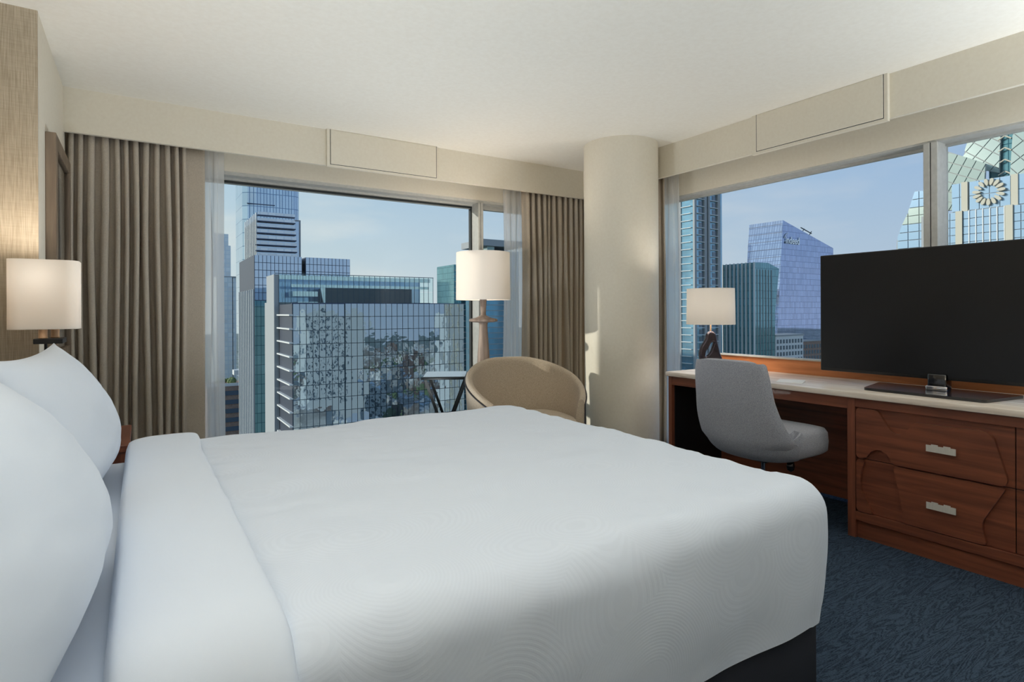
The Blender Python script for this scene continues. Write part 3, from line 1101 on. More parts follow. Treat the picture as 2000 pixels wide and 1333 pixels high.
# card and pen on the desk
cd = thing('desk_card', (3.42, 2.10, .796), 'folded white paper card lying on the stone top beside the chair', 'card', rz=R(20))
MB().box(-.05, .05, -.075, .075, 0, .003).build('card_sheet', M['paper'], cd)
o = MB().box(-.05, .05, -.075, .075, 0, .002).build('card_flap', M['paper'], cd, (0, 0, .004), (0, R(-6), 0))

# ---------------------------------------------------------------- television
tv = thing('television', (3.6, 1.375, .796), 'large black flat-screen television standing on the stone top', 'television')
tb = (3.6, 1.375, .796)
MB().box(3.60, 3.635, .735, 2.013, .868, 1.586, .006, 3).build('housing', M['black_pl'], tv, base=tb, smooth=40)
MB().box(3.5975, 3.601, .742, 2.006, .884, 1.580, .001).build('screen', M['screen'], tv, base=tb)
sb = MB()
sb.prism(rounded([(3.385, 1.10), (3.40, 1.66), (3.73, 1.73), (3.73, 1.05)], .02), lambda u, v, h: (u, v, h), .797, .811)
sb.build('stand_base', M['black_gloss'], tv, base=tb, smooth=30)
MB().box(3.58, 3.65, 1.33, 1.42, .808, .90, .008).build('stand_neck', M['black_gloss'], tv, base=tb, smooth=40)
MB().box(3.572, 3.584, 1.325, 1.425, .811, .835, .004).build('stand_bracket', M['chrome'], tv, base=tb, smooth=40)

# ---------------------------------------------------------------- desk lamp
dl = thing('desk_lamp', (3.62, 2.86, .796), 'desk lamp with white drum shade and dark looped ceramic base', 'lamp', rz=-YAW)
MB().box(-.055, .055, -.04, .04, .001, .026, .003).build('plinth', M['acrylic'], dl)


def loop_body():
    cu = bpy.data.curves.new('loop', 'CURVE')
    cu.dimensions = '2D'
    cu.fill_mode = 'BOTH'
    cu.extrude = 0.012
    cu.bevel_depth = 0.012
    cu.bevel_resolution = 4

    def spl(pts):
        s = cu.splines.new('BEZIER')
        s.bezier_points.add(len(pts) - 1)
        for b, (x, y) in zip(s.bezier_points, pts):
            b.co = (x, y, 0)
            b.handle_left_type = b.handle_right_type = 'AUTO'
        s.use_cyclic_u = True
        s.resolution_u = 10
    spl([(-.045, .03), (.05, .03), (.068, .045), (.052, .12), (.034, .20), (.012, .268), (-.010, .270), (-.030, .22), (-.070, .145), (-.076, .095), (-.060, .055)])
    spl([(-.050, .085), (-.012, .103), (.020, .160), (.024, .212), (.004, .214), (-.034, .165), (-.056, .12)])
    ob = bpy.data.objects.new('loop', cu)
    COL.objects.link(ob)
    dg = bpy.context.evaluated_depsgraph_get()
    me = bpy.data.meshes.new_from_object(ob.evaluated_get(dg))
    bpy.data.objects.remove(ob)
    me.materials.clear()
    me.materials.append(M['gunmetal'])
    for p in me.polygons: p.use_smooth = True
    return me


lo_ = link('lamp_body', loop_body(), dl, (0, 0, .009), (R(90), 0, 0))
MB().bar((0, 0, .285), (0, 0, .384), .006).build('lamp_holder', M['tan_metal'], dl, smooth=60)
MB().lathe([(.012, .39), (.024, .42), (.028, .45), (.018, .48), (.004, .49)], 0, 0, 16).build('bulb', M['bulb'], dl, smooth=60)
shade_mesh(circ(.176), circ(.172), .345, .614).build('shade', M['shade'], dl, smooth=60)
point('desk_lamp_light', (0, 0, .50), 11, .05, parent=dl)

# ---------------------------------------------------------------- desk chair (faces +X)
dc = thing('desk_chair', (3.03, 2.03, 0), 'grey upholstered swivel chair pushed up to the desk', 'chair')


def path(v):
    """centre line of the shell: seat front -> seat rear -> top of back (x, z)"""
    pts = [(.17, .500), (.03, .436), (-.10, .425), (-.20, .445), (-.262, .51), (-.292, .62), (-.315, .76), (-.335, .90), (-.345, .975)]
    i = v * (len(pts) - 1)
    a = min(int(i), len(pts) - 2)
    t = i - a
    P = [Vector(pts[max(0, min(len(pts) - 1, a + k))]) for k in (-1, 0, 1, 2)]
    return 0.5 * ((2 * P[1]) + (-P[0] + P[2]) * t + (2 * P[0] - 5 * P[1] + 4 * P[2] - P[3]) * t * t + (-P[0] + 3 * P[1] - 3 * P[2] + P[3]) * t ** 3)


def shell(u, v):
    s = 2 * u - 1
    p = path(v)
    d = (path(min(1, v + .01)) - path(max(0, v - .01))).normalized()
    nrm = Vector((d.y, -d.x))            # towards the sitter
    if v < .3: nrm = Vector((0, 1)).lerp(nrm, 0) if nrm.y < 0 else nrm
    hw = .245 - .12 * max(0, 1 - v / .36) ** 1.3 + .03 * math.sin(math.pi * min(1, v / .75)) - .045 * max(0, (v - .55) / .45) ** 1.5
    wrap = (.045 + .13 * math.exp(-((v - .42) / .19) ** 2)) * min(1, max(0, v - .10) / .25)
    curl = wrap * abs(s) ** 2.6
    rnd_top = .035 * max(0, (v - .8) / .2) ** 2 * abs(s) ** 4
    y = hw * math.sin(s * math.pi / 2 * .92) / math.sin(math.pi / 2 * .92)
    inn = Vector((1, 0)) if v > .5 else Vector((1 * min(1, max(0, (v - .1) / .4)), 1 - .4 * min(1, v / .5)))
    q = p + inn * curl
    return Vector((q.x, y, q.y - rnd_top))


mb = MB()
mb.grid(shell, 41, 49)
so = mb.build('seat_shell', M['chair_grey'], dc, smooth=180)
md = so.modifiers.new('solid', 'SOLIDIFY')
md.thickness = 0.04
md.offset = 0
md = so.modifiers.new('bev', 'BEVEL')
md.width = .014
md.segments = 3
md.limit_method = 'ANGLE'
md.angle_limit = R(50)
def cush(u, v):
    a = 2 * math.pi * u
    ca, sa = math.cos(a), math.sin(a)
    x = .275 * math.copysign(abs(ca) ** .4, ca) + .07
    y = .232 * math.copysign(abs(sa) ** .4, sa)
    pr = [(0.001, .425), (.93, .425), (1.0, .44), (1.015, .49), (1.0, .54), (.95, .562), (.8, .572), (.4, .576), (.001, .577)]
    s, z = pr[int(round(v * (len(pr) - 1)))]
    return Vector(((x - .07) * s + .07, y * s, z))
mb = MB()
mb.grid(cush, 56, 9, True)
mb.build('seat_cushion', M['chair_grey'], dc, smooth=70)
MB().lathe([(.013, .24), (.013, .42)], 0, 0, 20).build('gas_lift', M['chrome'], dc, smooth=50)
MB().lathe([(.026, .07), (.026, .255), (.02, .262)], 0, 0, 20).build('lift_sleeve', M['black_pl'], dc, smooth=50)
MB().box(-.08, .09, -.07, .07, .385, .412, .006).build('tilt_plate', M['black_pl'], dc)
MB().bar((.05, -.07, .395), (.05, -.13, .385), .006).build('tilt_lever', M['black_pl'], dc, smooth=60)
MB().lathe([(.004, .335), (.018, .345), (.022, .365), (.018, .388), (.004, .396)], .05, -.135, 16).build('lever_knob', M['black_gloss'], dc, smooth=60)
for k in range(5):
    a = R(72 * k + 20)
    mb = MB()
    mb.bar((.02 * math.cos(a), .02 * math.sin(a), .105), (.29 * math.cos(a), .29 * math.sin(a), .075), .017, 10)
    lg = mb.build('base_leg', M['black_pl'], dc, smooth=60)
    mb = MB()
    cxx, cyy = .285 * math.cos(a), .285 * math.sin(a)
    mb.bar((cxx - .022 * math.sin(a), cyy + .022 * math.cos(a), .028), (cxx + .022 * math.sin(a), cyy - .022 * math.cos(a), .028), .028, 18)
    mb.build('caster', M['black_gloss'], lg, smooth=50)

# ---------------------------------------------------------------- added fill lamps out of view, aimed at the ceiling
def fill_uplighter(x, y, h, watts, label):
    t_ = thing('fill_uplighter', (x, y, 0), label, 'lamp', 'added fill lamps out of view')
    MB().lathe([(.13, 0), (.13, .02), (.02, .03)], 0, 0, 40).build('lamp_foot', M['nickel'], t_, smooth=40)
    MB().lathe([(.012, .03), (.012, h - .05)], 0, 0, 20).build('pole', M['nickel'], t_, smooth=40)
    MB().lathe([(.02, h - .075), (.10, h - .045), (.152, h - .025), (.166, h + .042), (.161, h + .042), (.148, h - .02), (.09, h - .035), (.01, h - .04)], 0, 0, 40, False).build('bowl', M['nickel'], t_, smooth=60)
    l = bpy.data.lights.new('fill_uplighter_light', 'AREA')
    l.shape, l.size, l.energy, l.color = 'DISK', .28, watts, (.89, .95, 1)
    link('fill_uplighter_light', l, t_, (0, 0, h), (math.pi, 0, 0))


fill_uplighter(-0.39, 0.50, 1.13, FILL_W[0], 'added nickel fill lamp, unseen, at the near side of the bed')
fill_uplighter(3.60, -0.35, 1.13, FILL_W[1], 'added nickel fill lamp, unseen, past the end of the dresser')
fill_uplighter(1.35, 3.40, 0.40, FILL_W[2], 'low added nickel fill lamp hidden behind the bed, before the far window')

# ================================================================ the city outside
GZ = -80.0
M.update(
    ground=textured('city_ground', srgb(104, 112, 96), srgb(186, 184, 176), (1, 1, 1), 0.06, 8, 0.95, 0, 0, 0.2, 0.35, 0.65, 0.5, 0, srgb(136, 142, 124)),
    teal_glass=facade_glass('teal_mirror_glass', srgb(158, 178, 192), 0.9, 0.02, 0.16, 0.45),
    teal_body=plain('dark_teal_mullions', srgb(70, 96, 112), 0.5),
    white_ledge=plain('white_ledge', srgb(226, 228, 226), 0.6),
    pale_conc=plain('pale_concrete', srgb(168, 172, 174), 0.8),
    screen_glass=clear_glass('pale_screen_glass', (0.90, 0.97, 0.97, 1), 0.6),
    dark_blue=facade_glass('hazed_blue_glass', srgb(184, 202, 220), 0.85, 0.03, 0.1, 0.2),  # lightened glass, haze put into its colour
    dark_body=plain('navy_mullions', srgb(58, 76, 106), 0.5),
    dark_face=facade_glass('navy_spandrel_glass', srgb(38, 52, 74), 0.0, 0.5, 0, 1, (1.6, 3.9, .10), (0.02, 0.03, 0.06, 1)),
    tower_glass=facade_glass('hazed_tower_glass', srgb(206, 224, 238), 0.8, 0.05, 0.1, 0.1, (2.0, 9.0, .2), (0.12, 0.22, 0.36, 1)),  # tower blue lightened in place of haze in the air
    far_glass=facade_glass('hazed_far_glass', srgb(232, 238, 242), 0.75, 0.35, 0, 1, (4.0, 4.0, .35), (0.62, 0.70, 0.77, 1)),  # paleness in the colour stands in for haze
    res_glass=facade_glass('blue_residential_glass', srgb(148, 196, 220), 0.6, 0.1, 0.1, 0.2, (3.0, 3.4, .12), (0.35, 0.5, 0.6, 1)),
    green_glass=facade_glass('green_teal_glass', srgb(126, 176, 184), 0.6, 0.06, 0.2, 0.2, (1.6, 3.8, .10), (0.03, 0.12, 0.16, 1)),
    violet_glass=facade_glass('blue_violet_glass', srgb(190, 204, 236), 0.8, 0.03, 0.1, 0.06, (1.7, 3.6, .12), (0.20, 0.25, 0.42, 1)),
    slot_dark=plain('dark_grey_slot', srgb(48, 60, 66), 0.7),  # dark grey for gaps, bridge and roof davit
    louvre=textured('grey_louvres', srgb(86, 98, 106), srgb(104, 116, 124), (.1, .1, 8), 3, 2, 0.7),
    cream=plain('cream_stone', srgb(196, 192, 176), 0.7),
    mint=facade_glass('mint_crystal_glass', srgb(172, 188, 182), 0.25, 0.12),
    sky_pane=facade_glass('sky_blue_pane', srgb(176, 204, 230), 0.5, 0.08),
    brick=textured('tan_brick', srgb(140, 116, 104), srgb(166, 142, 128), (1, 1, 1), 1.2, 4, 0.85),
    window_dk=facade_glass('dark_window', srgb(112, 126, 138), 0.4, 0.1),
    leaf=textured('tree_leaves', srgb(74, 94, 58), srgb(126, 142, 92), (1, 1, 1), 0.8, 4, 0.9),
    gloss_white=plain('glossy_white_panel', srgb(244, 248, 246), 0.25, 0.85),
    sign=plain('white_sign_letters', srgb(236, 238, 244), 0.5),
)
gp = MB().box(-1500, 2500, -1500, 2500, GZ - 1, GZ).build('ground', M['ground'])
struct(gp, 'mottled city ground far below the windows')


def building(name, loc, label, group='towers outside the windows'):
    return thing(name, loc, label, 'building', group)


_pm = {}


def pane_mesh(w_, t_, h_, mat, axis):
    k = (round(w_, 3), round(t_, 3), round(h_, 3), mat.name, axis)
    if k not in _pm:
        mb = MB()
        if axis == 'x': mb.box(-w_ / 2, w_ / 2, -t_ / 2, t_ / 2, -h_ / 2, h_ / 2)
        else: mb.box(-t_ / 2, t_ / 2, -w_ / 2, w_ / 2, -h_ / 2, h_ / 2)
        me = bpy.data.meshes.new('pane')
        mb.bm.to_mesh(me)
        mb.bm.free()
        me.materials.append(mat)
        _pm[k] = me
    return _pm[k]


def panes(par, base, axis, u0, u1, z0, z1, nu, nz_, plane, mat, gap=.16, tilt=.25, name='pane', thick=.12):
    """rows of separate panes on a facade; axis 'x': facade runs along X, at Y = plane"""
    wu, hz = (u1 - u0) / nu, (z1 - z0) / nz_
    me = pane_mesh(wu - gap, thick, hz - gap, mat, axis)
    for j in range(nz_):
        for i in range(nu):
            u, z = u0 + (i + .5) * wu, z0 + (j + .5) * hz
            p = (u, plane, z) if axis == 'x' else (plane, u, z)
            rt = (R(random.gauss(0, tilt)), 0, R(random.gauss(0, tilt))) if axis == 'x' else (0, R(random.gauss(0, tilt)), R(random.gauss(0, tilt)))
            link(name, me, par, Vector(p) - Vector(base), rt)


def bx(par, base, name, mat, *a):
    return MB().box(*a).build(name, mat, par, base=base)


# --- mirror-glass office block, straight ahead of the far window
b = (63, 181, GZ)
o = building('office_block', b, 'mirror-glass office block with white ledges, nearest outside the far window')
bx(o, b, 'body', M['teal_body'], 36.1, 90.2, 170.1, 187.6, GZ, 3.7)
bx(o, b, 'roof_edge', M['dark_body'], 35.9, 90.3, 169.8, 170.3, 3.7, 4.05)
panes(o, b, 'x', 36.2, 50.7, -35.2, 4.0, 8, 10, 170.0, M['teal_glass'])
panes(o, b, 'x', 50.8, 90.2, -35.2, 3.9, 22, 10, 169.6, M['teal_glass'])
for k in range(11):
    z = 0.75 - 3.92 * k
    bx(o, b, 'ledge', M['white_ledge'], 35.2, 36.2, 170.0, 187.6, z - .4, z)
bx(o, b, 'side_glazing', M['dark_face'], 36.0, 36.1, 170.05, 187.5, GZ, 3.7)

# --- pale building with a glass roof screen behind it
b = (61, 200, GZ)
o = building('screen_building', b, 'pale building with tall glass roof screen above the mirror-glass block')
bx(o, b, 'body', M['pale_conc'], 34.8, 87.7, 190.5, 205, GZ, 4.5)
bx(o, b, 'side_wall', M['pale_conc'], 34.6, 36.0, 188.2, 200.6, GZ, 13.0)
bx(o, b, 'roof_beam', M['gloss_white'], 36.5, 87.5, 190, 191, 11.7, 13.0)
bx(o, b, 'roof_beam', M['gloss_white'], 40, 87.0, 190, 191, 9.3, 10.2)
bx(o, b, 'back_screen', M['sky_pane'], 36, 87.5, 199, 199.4, 4, 12.9)
bx(o, b, 'plant_louvres', M['louvre'], 50.5, 80.5, 190.2, 198, 3.0, 9.2)
bx(o, b, 'canopy', M['gloss_white'], 40.5, 48.2, 190.2, 196, 6.4, 8.0)
bx(o, b, 'canopy', M['gloss_white'], 42.0, 48.2, 190.2, 196, 4.0, 4.7)
mb = MB()
mb.prism([(48.9, 9.2), (50.4, 9.2), (50.4, 3.5), (50.0, 3.5)], lambda u, v, h: (u, h, v), 189.6, 190.1)
mb.build('slanted_fin', M['gloss_white'], o, base=b)
panes(o, b, 'x', 36.0, 87.7, 3.2, 13.3, 29, 2, 188.0, M['screen_glass'], .14, .1)
bx(o, b, 'top_rail', M['teal_body'], 34.8, 87.8, 187.9, 188.1, 13.25, 13.45)
ms = pane_mesh(.14, .12, 10.1, M['teal_body'], 'x')
for k in range(30):
    link('mullion', ms, o, Vector((36.0 + k * 51.7 / 29, 188.05, 8.25)) - Vector(b))

# --- dark blue slab behind
b = (57, 265, GZ)
o = building('dark_slab_block', b, 'dark blue glass block with two flat tops behind the roof screen')
bx(o, b, 'body', M['dark_body'], 37.9, 55.8, 245.1, 284.9, GZ, 23.9)
bx(o, b, 'body', M['dark_body'], 57.3, 75.6, 245.1, 284.9, GZ, 23.9)
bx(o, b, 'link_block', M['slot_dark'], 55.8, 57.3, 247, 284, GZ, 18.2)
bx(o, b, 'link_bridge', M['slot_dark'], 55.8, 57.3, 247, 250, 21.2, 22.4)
panes(o, b, 'x', 37.9, 55.8, 6.2, 24.0, 12, 6, 245.0, M['dark_blue'], .2, .15)
panes(o, b, 'x', 57.3, 75.6, 6.2, 24.0, 12, 6, 245.0, M['dark_blue'], .2, .15)
bx(o, b, 'lower_glazing', M['green_glass'], 37.9, 45, 245.0, 245.1, GZ, 6.0)
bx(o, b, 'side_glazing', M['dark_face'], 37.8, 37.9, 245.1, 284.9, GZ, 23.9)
for k in range(9):
    bx(o, b, 'fin', M['white_ledge'], 37.2, 37.8, 246 + 4.6 * k, 246.6 + 4.6 * k, GZ, 10.5)

# --- balcony tower
b = (62, 350, GZ)
o = building('balcony_tower', b, 'tower with stacked glass balconies and white side fins')
bx(o, b, 'body', M['dark_blue'], 52.6, 74.2, 332.5, 372, GZ, 51.5)
for k in range(8):
    z = 53.4 - 3.15 * k
    bx(o, b, 'balcony_slab', M['dark_body'], 52.6 - .12 * k, 71.7 + .18 * k, 330, 333, z - .5, z)
    bx(o, b, 'balustrade', M['far_glass'], 52.8 - .12 * k, 71.5 + .18 * k, 330.1, 330.3, z, z + 1.5)
for k in range(8):
    bx(o, b, 'fin', M['white_ledge'], 52.0, 52.5, 331 + 5.4 * k, 332.3 + 5.4 * k, GZ, 54.4)
bx(o, b, 'side_wall', M['pale_conc'], 71.7, 75.4, 333.5, 336, GZ, 52.5)

# --- tall blue tower
b = (77, 440, GZ)
o = building('tall_tower', b, 'tall light-blue glass tower rising out of the far window view')
mb = MB()
mb.prism([(58.2, 424), (61, 421), (66, 420), (90, 420), (93.5, 421.5), (95, 425), (95, 455), (58.2, 455)], lambda u, v, h: (u, v, h), GZ, 128)
mb.build('shaft', M['tower_glass'], o, base=b)
bx(o, b, 'belt', M['dark_body'], 60.5, 78, 419.6, 420.2, 74.2, 74.7)

# --- far towers by the sheer
b = (70, 610, GZ)
o = building('far_stepped_tower', b, 'pale far tower with stepped top beside the left sheer curtain')
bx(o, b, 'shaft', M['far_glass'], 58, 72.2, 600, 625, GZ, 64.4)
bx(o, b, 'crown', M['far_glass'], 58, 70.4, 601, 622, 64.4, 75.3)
b = (70, 575, GZ)
o = building('far_low_tower', b, 'pale blue slab in front of the stepped far tower')
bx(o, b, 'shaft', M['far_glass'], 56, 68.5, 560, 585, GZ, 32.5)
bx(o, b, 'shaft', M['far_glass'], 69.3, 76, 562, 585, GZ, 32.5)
bx(o, b, 'roof_slab', M['pale_conc'], 56, 76, 560, 586, 32.5, 33.4)
b = (38, 330, GZ)
o = building('garden_roof_building', b, 'low dark building with small garden roof beside the left sheer curtain')
bx(o, b, 'body', M['brick'], 28, 47, 322, 345, GZ, -35.5)
bx(o, b, 'parapet', M['white_ledge'], 27.8, 47.2, 321.8, 322.6, -35.6, -34.2)
bx(o, b, 'canopy', M['white_ledge'], 41, 45, 330, 336, -31, -28.5)
mb = MB()
for k in range(14):
    cxy = (random.uniform(33, 41), random.uniform(326, 340))
    b_ = bmesh.new()
    bmesh.ops.create_icosphere(b_, subdivisions=2, radius=random.uniform(.8, 1.7))
    for v in b_.verts: v.co += Vector((cxy[0], cxy[1], -34.0)) + noise.noise_vector(v.co * 1.5) * .4
    mb._merge(b_)
pl_ = mb.build('roof_planting', M['leaf'], o, base=b, smooth=60)
pl_['kind'] = 'stuff'
for k in range(6):
    bx(o, b, 'window_band', M['window_dk'], 28.2, 46.8, 321.7, 322, -40.2 - 4.5 * k, -38 - 4.5 * k)

# --- teal towers seen past the floor lamp
b = (183, 345, GZ)
o = building('teal_tower', b, 'teal tower partly hidden behind the floor lamp shade')
bx(o, b, 'shaft', M['green_glass'], 168.5, 181, 330, 355, GZ, 31.5)
for k in range(26):
    bx(o, b, 'floor_band', M['pale_conc'], 168.3, 181.1, 329.8, 330, 27.5 - 3.6 * k, 28.0 - 3.6 * k)
b = (183, 305, GZ)
o = building('capped_tower', b, 'blue tower with pale roof cap behind the narrow window pane')
bx(o, b, 'shaft', M['res_glass'], 175.2, 200, 303, 327, GZ, 38.5)
bx(o, b, 'roof_cap', M['pale_conc'], 172.8, 201, 300, 328, 41.0, 44.9)
bx(o, b, 'penthouse', M['mint'], 177.0, 182, 302.5, 310, 33.5, 41.0)
for k in range(26):
    bx(o, b, 'floor_band', M['pale_conc'], 175.1, 200, 302.8, 303, 29 - 3.4 * k, 29.4 - 3.4 * k)

# --- blue residential tower by the desk window
b = (230, 194, GZ)
o = building('balcony_apartment_tower', b, 'blue residential tower with balconies behind the desk lamp')
bx(o, b, 'shaft', M['res_glass'], 220.3, 241, 183.5, 206, GZ, 112)
for x0, x1 in ((219.9, 221.3), (227.0, 228.8), (229.9, 231.2), (236.9, 238.7)):
    bx(o, b, 'pier', M['pale_conc'], x0, x1, 182.6, 183.6, GZ, 112)
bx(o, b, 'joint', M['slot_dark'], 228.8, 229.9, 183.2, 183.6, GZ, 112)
bx(o, b, 'pier', M['pale_conc'], 219.8, 220.4, 190.8, 192.0, GZ, 112)
for k in range(36):
    z = 78 - 3.4 * k
    bx(o, b, 'balcony', M['white_ledge'], 221.4, 226.9, 182.4, 183.6, z, z + .28)
    bx(o, b, 'balcony', M['white_ledge'], 231.3, 236.8, 182.4, 183.6, z, z + .28)
    bx(o, b, 'balcony', M['white_ledge'], 219.4, 220.4, 184.5, 190.4, z, z + .28)
    bx(o, b, 'balcony_recess', M['window_dk'], 224.0, 226.8, 183.35, 183.52, z + .5, z + 2.7)
    bx(o, b, 'balcony_recess', M['window_dk'], 233.6, 236.7, 183.35, 183.52, z + .5, z + 2.7)

# --- green glass block with fins
b = (268, 188, GZ)
o = building('green_fin_block', b, 'green glass block with white vertical fins and leaning side')
mb = MB()
mb.prism([(260, 25.4), (270.7, 25.7), (280.4, 23.0), (276.8, 0), (275.2, GZ), (260, GZ)], lambda u, v, h: (u, h, v), 178.4, 197.2)
mb.build('body', M['green_glass'], o, base=b)
for k in range(9):
    bx(o, b, 'fin', M['white_ledge'], 259.2, 260, 178.4 + 2.33 * k, 178.95 + 2.33 * k, GZ, 25.6)
for k in range(6):
    bx(o, b, 'fin', M['pale_conc'], 261.5 + 2.4 * k, 261.65 + 2.4 * k, 178.1, 178.4, GZ, 22)

# --- sign tower
b = (352, 219, GZ)
o = building('sign_tower', b, 'blue-violet glass tower with slanted roof and white letters')
mb = MB()
mb.prism([(330, 56.3), (386.6, 42.3), (386.6, GZ), (317.5, GZ)], lambda u, v, h: (u, h, v), 207.3, 230.5)
mb.build('shaft', M['violet_glass'], o, base=b)
for k in range(14):
    z = 54 - 5.0 * k
    xe = 330 - (56.3 - z) * 12.5 / 136.3
    bx(o, b, 'floor_joint', M['dark_body'], xe - .12, xe + .3, 207.4, 230.4, z - .12, z + .12)
cu = bpy.data.curves.new('sign_letters', 'FONT')
cu.body = 'indeed'
cu.size = 6.2
cu.extrude = .25
cu.offset = .07
tmp = bpy.data.objects.new('t', cu)
COL.objects.link(tmp)
me = bpy.data.meshes.new_from_object(tmp.evaluated_get(bpy.context.evaluated_depsgraph_get()))
bpy.data.objects.remove(tmp)
xs = [v.co.x for v in me.vertices]
for v in me.vertices:
    v.co.x = (v.co.x - min(xs)) * 14.6 / (max(xs) - min(xs))
me.materials.clear()
me.materials.append(M['sign'])
me.materials[0] = M['gloss_white']
link('sign_letters', me, o, Vector((332.0, 206.9, 42.3)) - Vector(b), (R(90), 0, 0))
mb = MB()
for k in range(7):
    a0, a1 = R(100 + k * 10), R(110 + k * 10)
    mb.bar((335.2 + 4.2 * math.cos(a0), 206.9, 44.6 + 4 * math.sin(a0)), (335.2 + 4.2 * math.cos(a1), 206.9, 44.6 + 4 * math.sin(a1)), .25, 6)
mb.build('sign_arc', M['sign'], o, base=b)
mb = MB()
mb.bar((352, 209, 50), (356, 209, 53.0), .25, 6)
mb.bar((352, 209, 53.6), (364, 209, 50.6), .3, 6)
mb.bar((361, 209, 49), (364, 209, 52), .25, 6)
mb.build('roof_davit', M['slot_dark'], o, base=b)

# --- two solid buildings stand in for reflections at its foot
for nm, lab, x0, x1, y0, ztop, mt_, nu in (('reflected_white_building', 'white stand-in for a building reflected in the sign tower glass', 292, 318.5, 188, -13.0, M['white_ledge'], 9),
                                           ('reflected_brick_building', 'tan brick stand-in for a building reflected beside the television edge', 327.5, 356, 196, -17.5, M['brick'], 9)):
    b = ((x0 + x1) / 2, y0 + 6, GZ)
    o = building(nm, b, lab, 'stand-ins for reflections in the sign tower')
    bx(o, b, 'body', mt_, x0, x1, y0, y0 + 10, GZ, ztop)
    bx(o, b, 'parapet', M['pale_conc'], x0 - .3, x1 + .3, y0 - .3, y0 + 10.3, ztop, ztop + .8)
    panes(o, b, 'x', x0 + .5, x1 - .5, ztop - 18.5, ztop - 1.2, nu, 5, y0, M['window_dk'], 1.3, .2, 'window', .3)

# --- crystal-topped clock tower
b = (158, 50, GZ)
o = building('clock_tower', b, 'pale crystalline tower with round petal emblem above the television')


def clip(poly, nx_, ny_, d):
    """keep the part of a 2D polygon where nx*x + ny*y <= d"""
    res = []
    for i in range(len(poly)):
        p, q = poly[i], poly[(i + 1) % len(poly)]
        dp, dq = nx_ * p[0] + ny_ * p[1] - d, nx_ * q[0] + ny_ * q[1] - d
        if dp <= 0: res.append(p)
        if dp * dq < 0:
            t = dp / (dp - dq)
            res.append((p[0] + t * (q[0] - p[0]), p[1] + t * (q[1] - p[1])))
    return res


def crystal(poly, X, ang, step, mat, lean=0.0, thick=.25, gap=.09):
    """a glass plane cut into slanted square panes, each its own object"""
    mb = MB()
    f3 = lambda u, v, h: (X + h + lean * (v - 30), u, v)
    mb.prism(poly, f3, .28, .8)
    mb.build('crystal_frame', M['pale_conc'], o, base=b)
    ca, sa = math.cos(R(ang)), math.sin(R(ang))
    us = [ca * y + sa * z for y, z in poly]
    vs_ = [-sa * y + ca * z for y, z in poly]
    for i in range(int(math.floor(min(us) / step)), int(math.ceil(max(us) / step))):
        for j in range(int(math.floor(min(vs_) / step)), int(math.ceil(max(vs_) / step))):
            pg = clip(poly, ca, sa, (i + 1) * step - gap)
            if len(pg) > 2: pg = clip(pg, -ca, -sa, -(i * step + gap))
            if len(pg) > 2: pg = clip(pg, -sa, ca, (j + 1) * step - gap)
            if len(pg) > 2: pg = clip(pg, sa, -ca, -(j * step + gap))
            ar = abs(sum(pg[k][0] * pg[(k + 1) % len(pg)][1] - pg[(k + 1) % len(pg)][0] * pg[k][1] for k in range(len(pg)))) / 2 if len(pg) > 2 else 0
            if ar < .12: continue
            mb = MB()
            mb.prism(pg, f3, 0, thick)
            mb.build('pane', mat, o, base=b)


crystal([(59.84, 38.69), (57.48, 37.53), (50.44, 33.21), (50.73, 29.0), (55.61, 28.7), (56.62, 24.0), (59.89, 24.0)], 156, 28, 2.0, M['mint'], -.05)
crystal([(55.2, 40.2), (54.6, 47), (49.0, 47), (49.41, 31.5), (51.83, 32.5), (56.21, 36.5)], 160, 40, 2.3, M['mint'], .05)
crystal([(46.75, 47), (41.0, 47), (41.0, 29.5), (47.5, 29.5)], 160, 52, 2.5, M['mint'], .05)
bx(o, b, 'slot_wall', M['green_glass'], 161.5, 162, 46.5, 51.6, 24, 47)
for k in range(6):
    z = 31.0 + 2.6 * k
    mb = MB()
    mb.bar((160.4, 49.6, z), (160.4, 48.4, z + .7), .16, 6)
    mb.bar((160.4, 48.4, z + .7), (160.4, 47.3, z - .1), .16, 6)
    mb.build('chevron_brace', M['cream'], o, base=b)
bx(o, b, 'shaft', M['pale_conc'], 151.3, 170, 40, 55, GZ, 28.9)
bx(o, b, 'lower_shaft', M['pale_conc'], 148.8, 170, 38, 60, GZ, 22.3)
panes(o, b, 'y', 52.0, 55.0, 22.7, 28.9, 2, 2, 151.1, M['sky_pane'], .12, .2)
panes(o, b, 'y', 44.7, 51.8, 22.7, 28.9, 4, 2, 151.2, M['sky_pane'], .12, .2)
panes(o, b, 'y', 40.4, 43.5, 22.7, 28.9, 2, 2, 151.1, M['sky_pane'], .12, .2)
panes(o, b, 'y', 53.2, 58.0, 14.0, 22.3, 4, 5, 148.6, M['sky_pane'], .12, .2)
panes(o, b, 'y', 44.8, 52.1, 14.0, 22.3, 6, 5, 148.6, M['sky_pane'], .12, .2)
panes(o, b, 'y', 38.8, 43.5, 14.0, 22.3, 4, 5, 148.6, M['sky_pane'], .12, .2)
for y0 in (51.95, 43.4):
    bx(o, b, 'pier', M['cream'], 150.7, 151.3, y0, y0 + 1.15, 22.5, 28.95)
for y0 in (52.05, 43.5):
    bx(o, b, 'pier', M['cream'], 148.1, 148.8, y0, y0 + 1.2, GZ, 22.4)
for k in range(7):
    bx(o, b, 'mullion', M['white_ledge'], 148.35, 148.65, 44.85 + 1.2 * k, 45.0 + 1.2 * k, 14, 22.4)
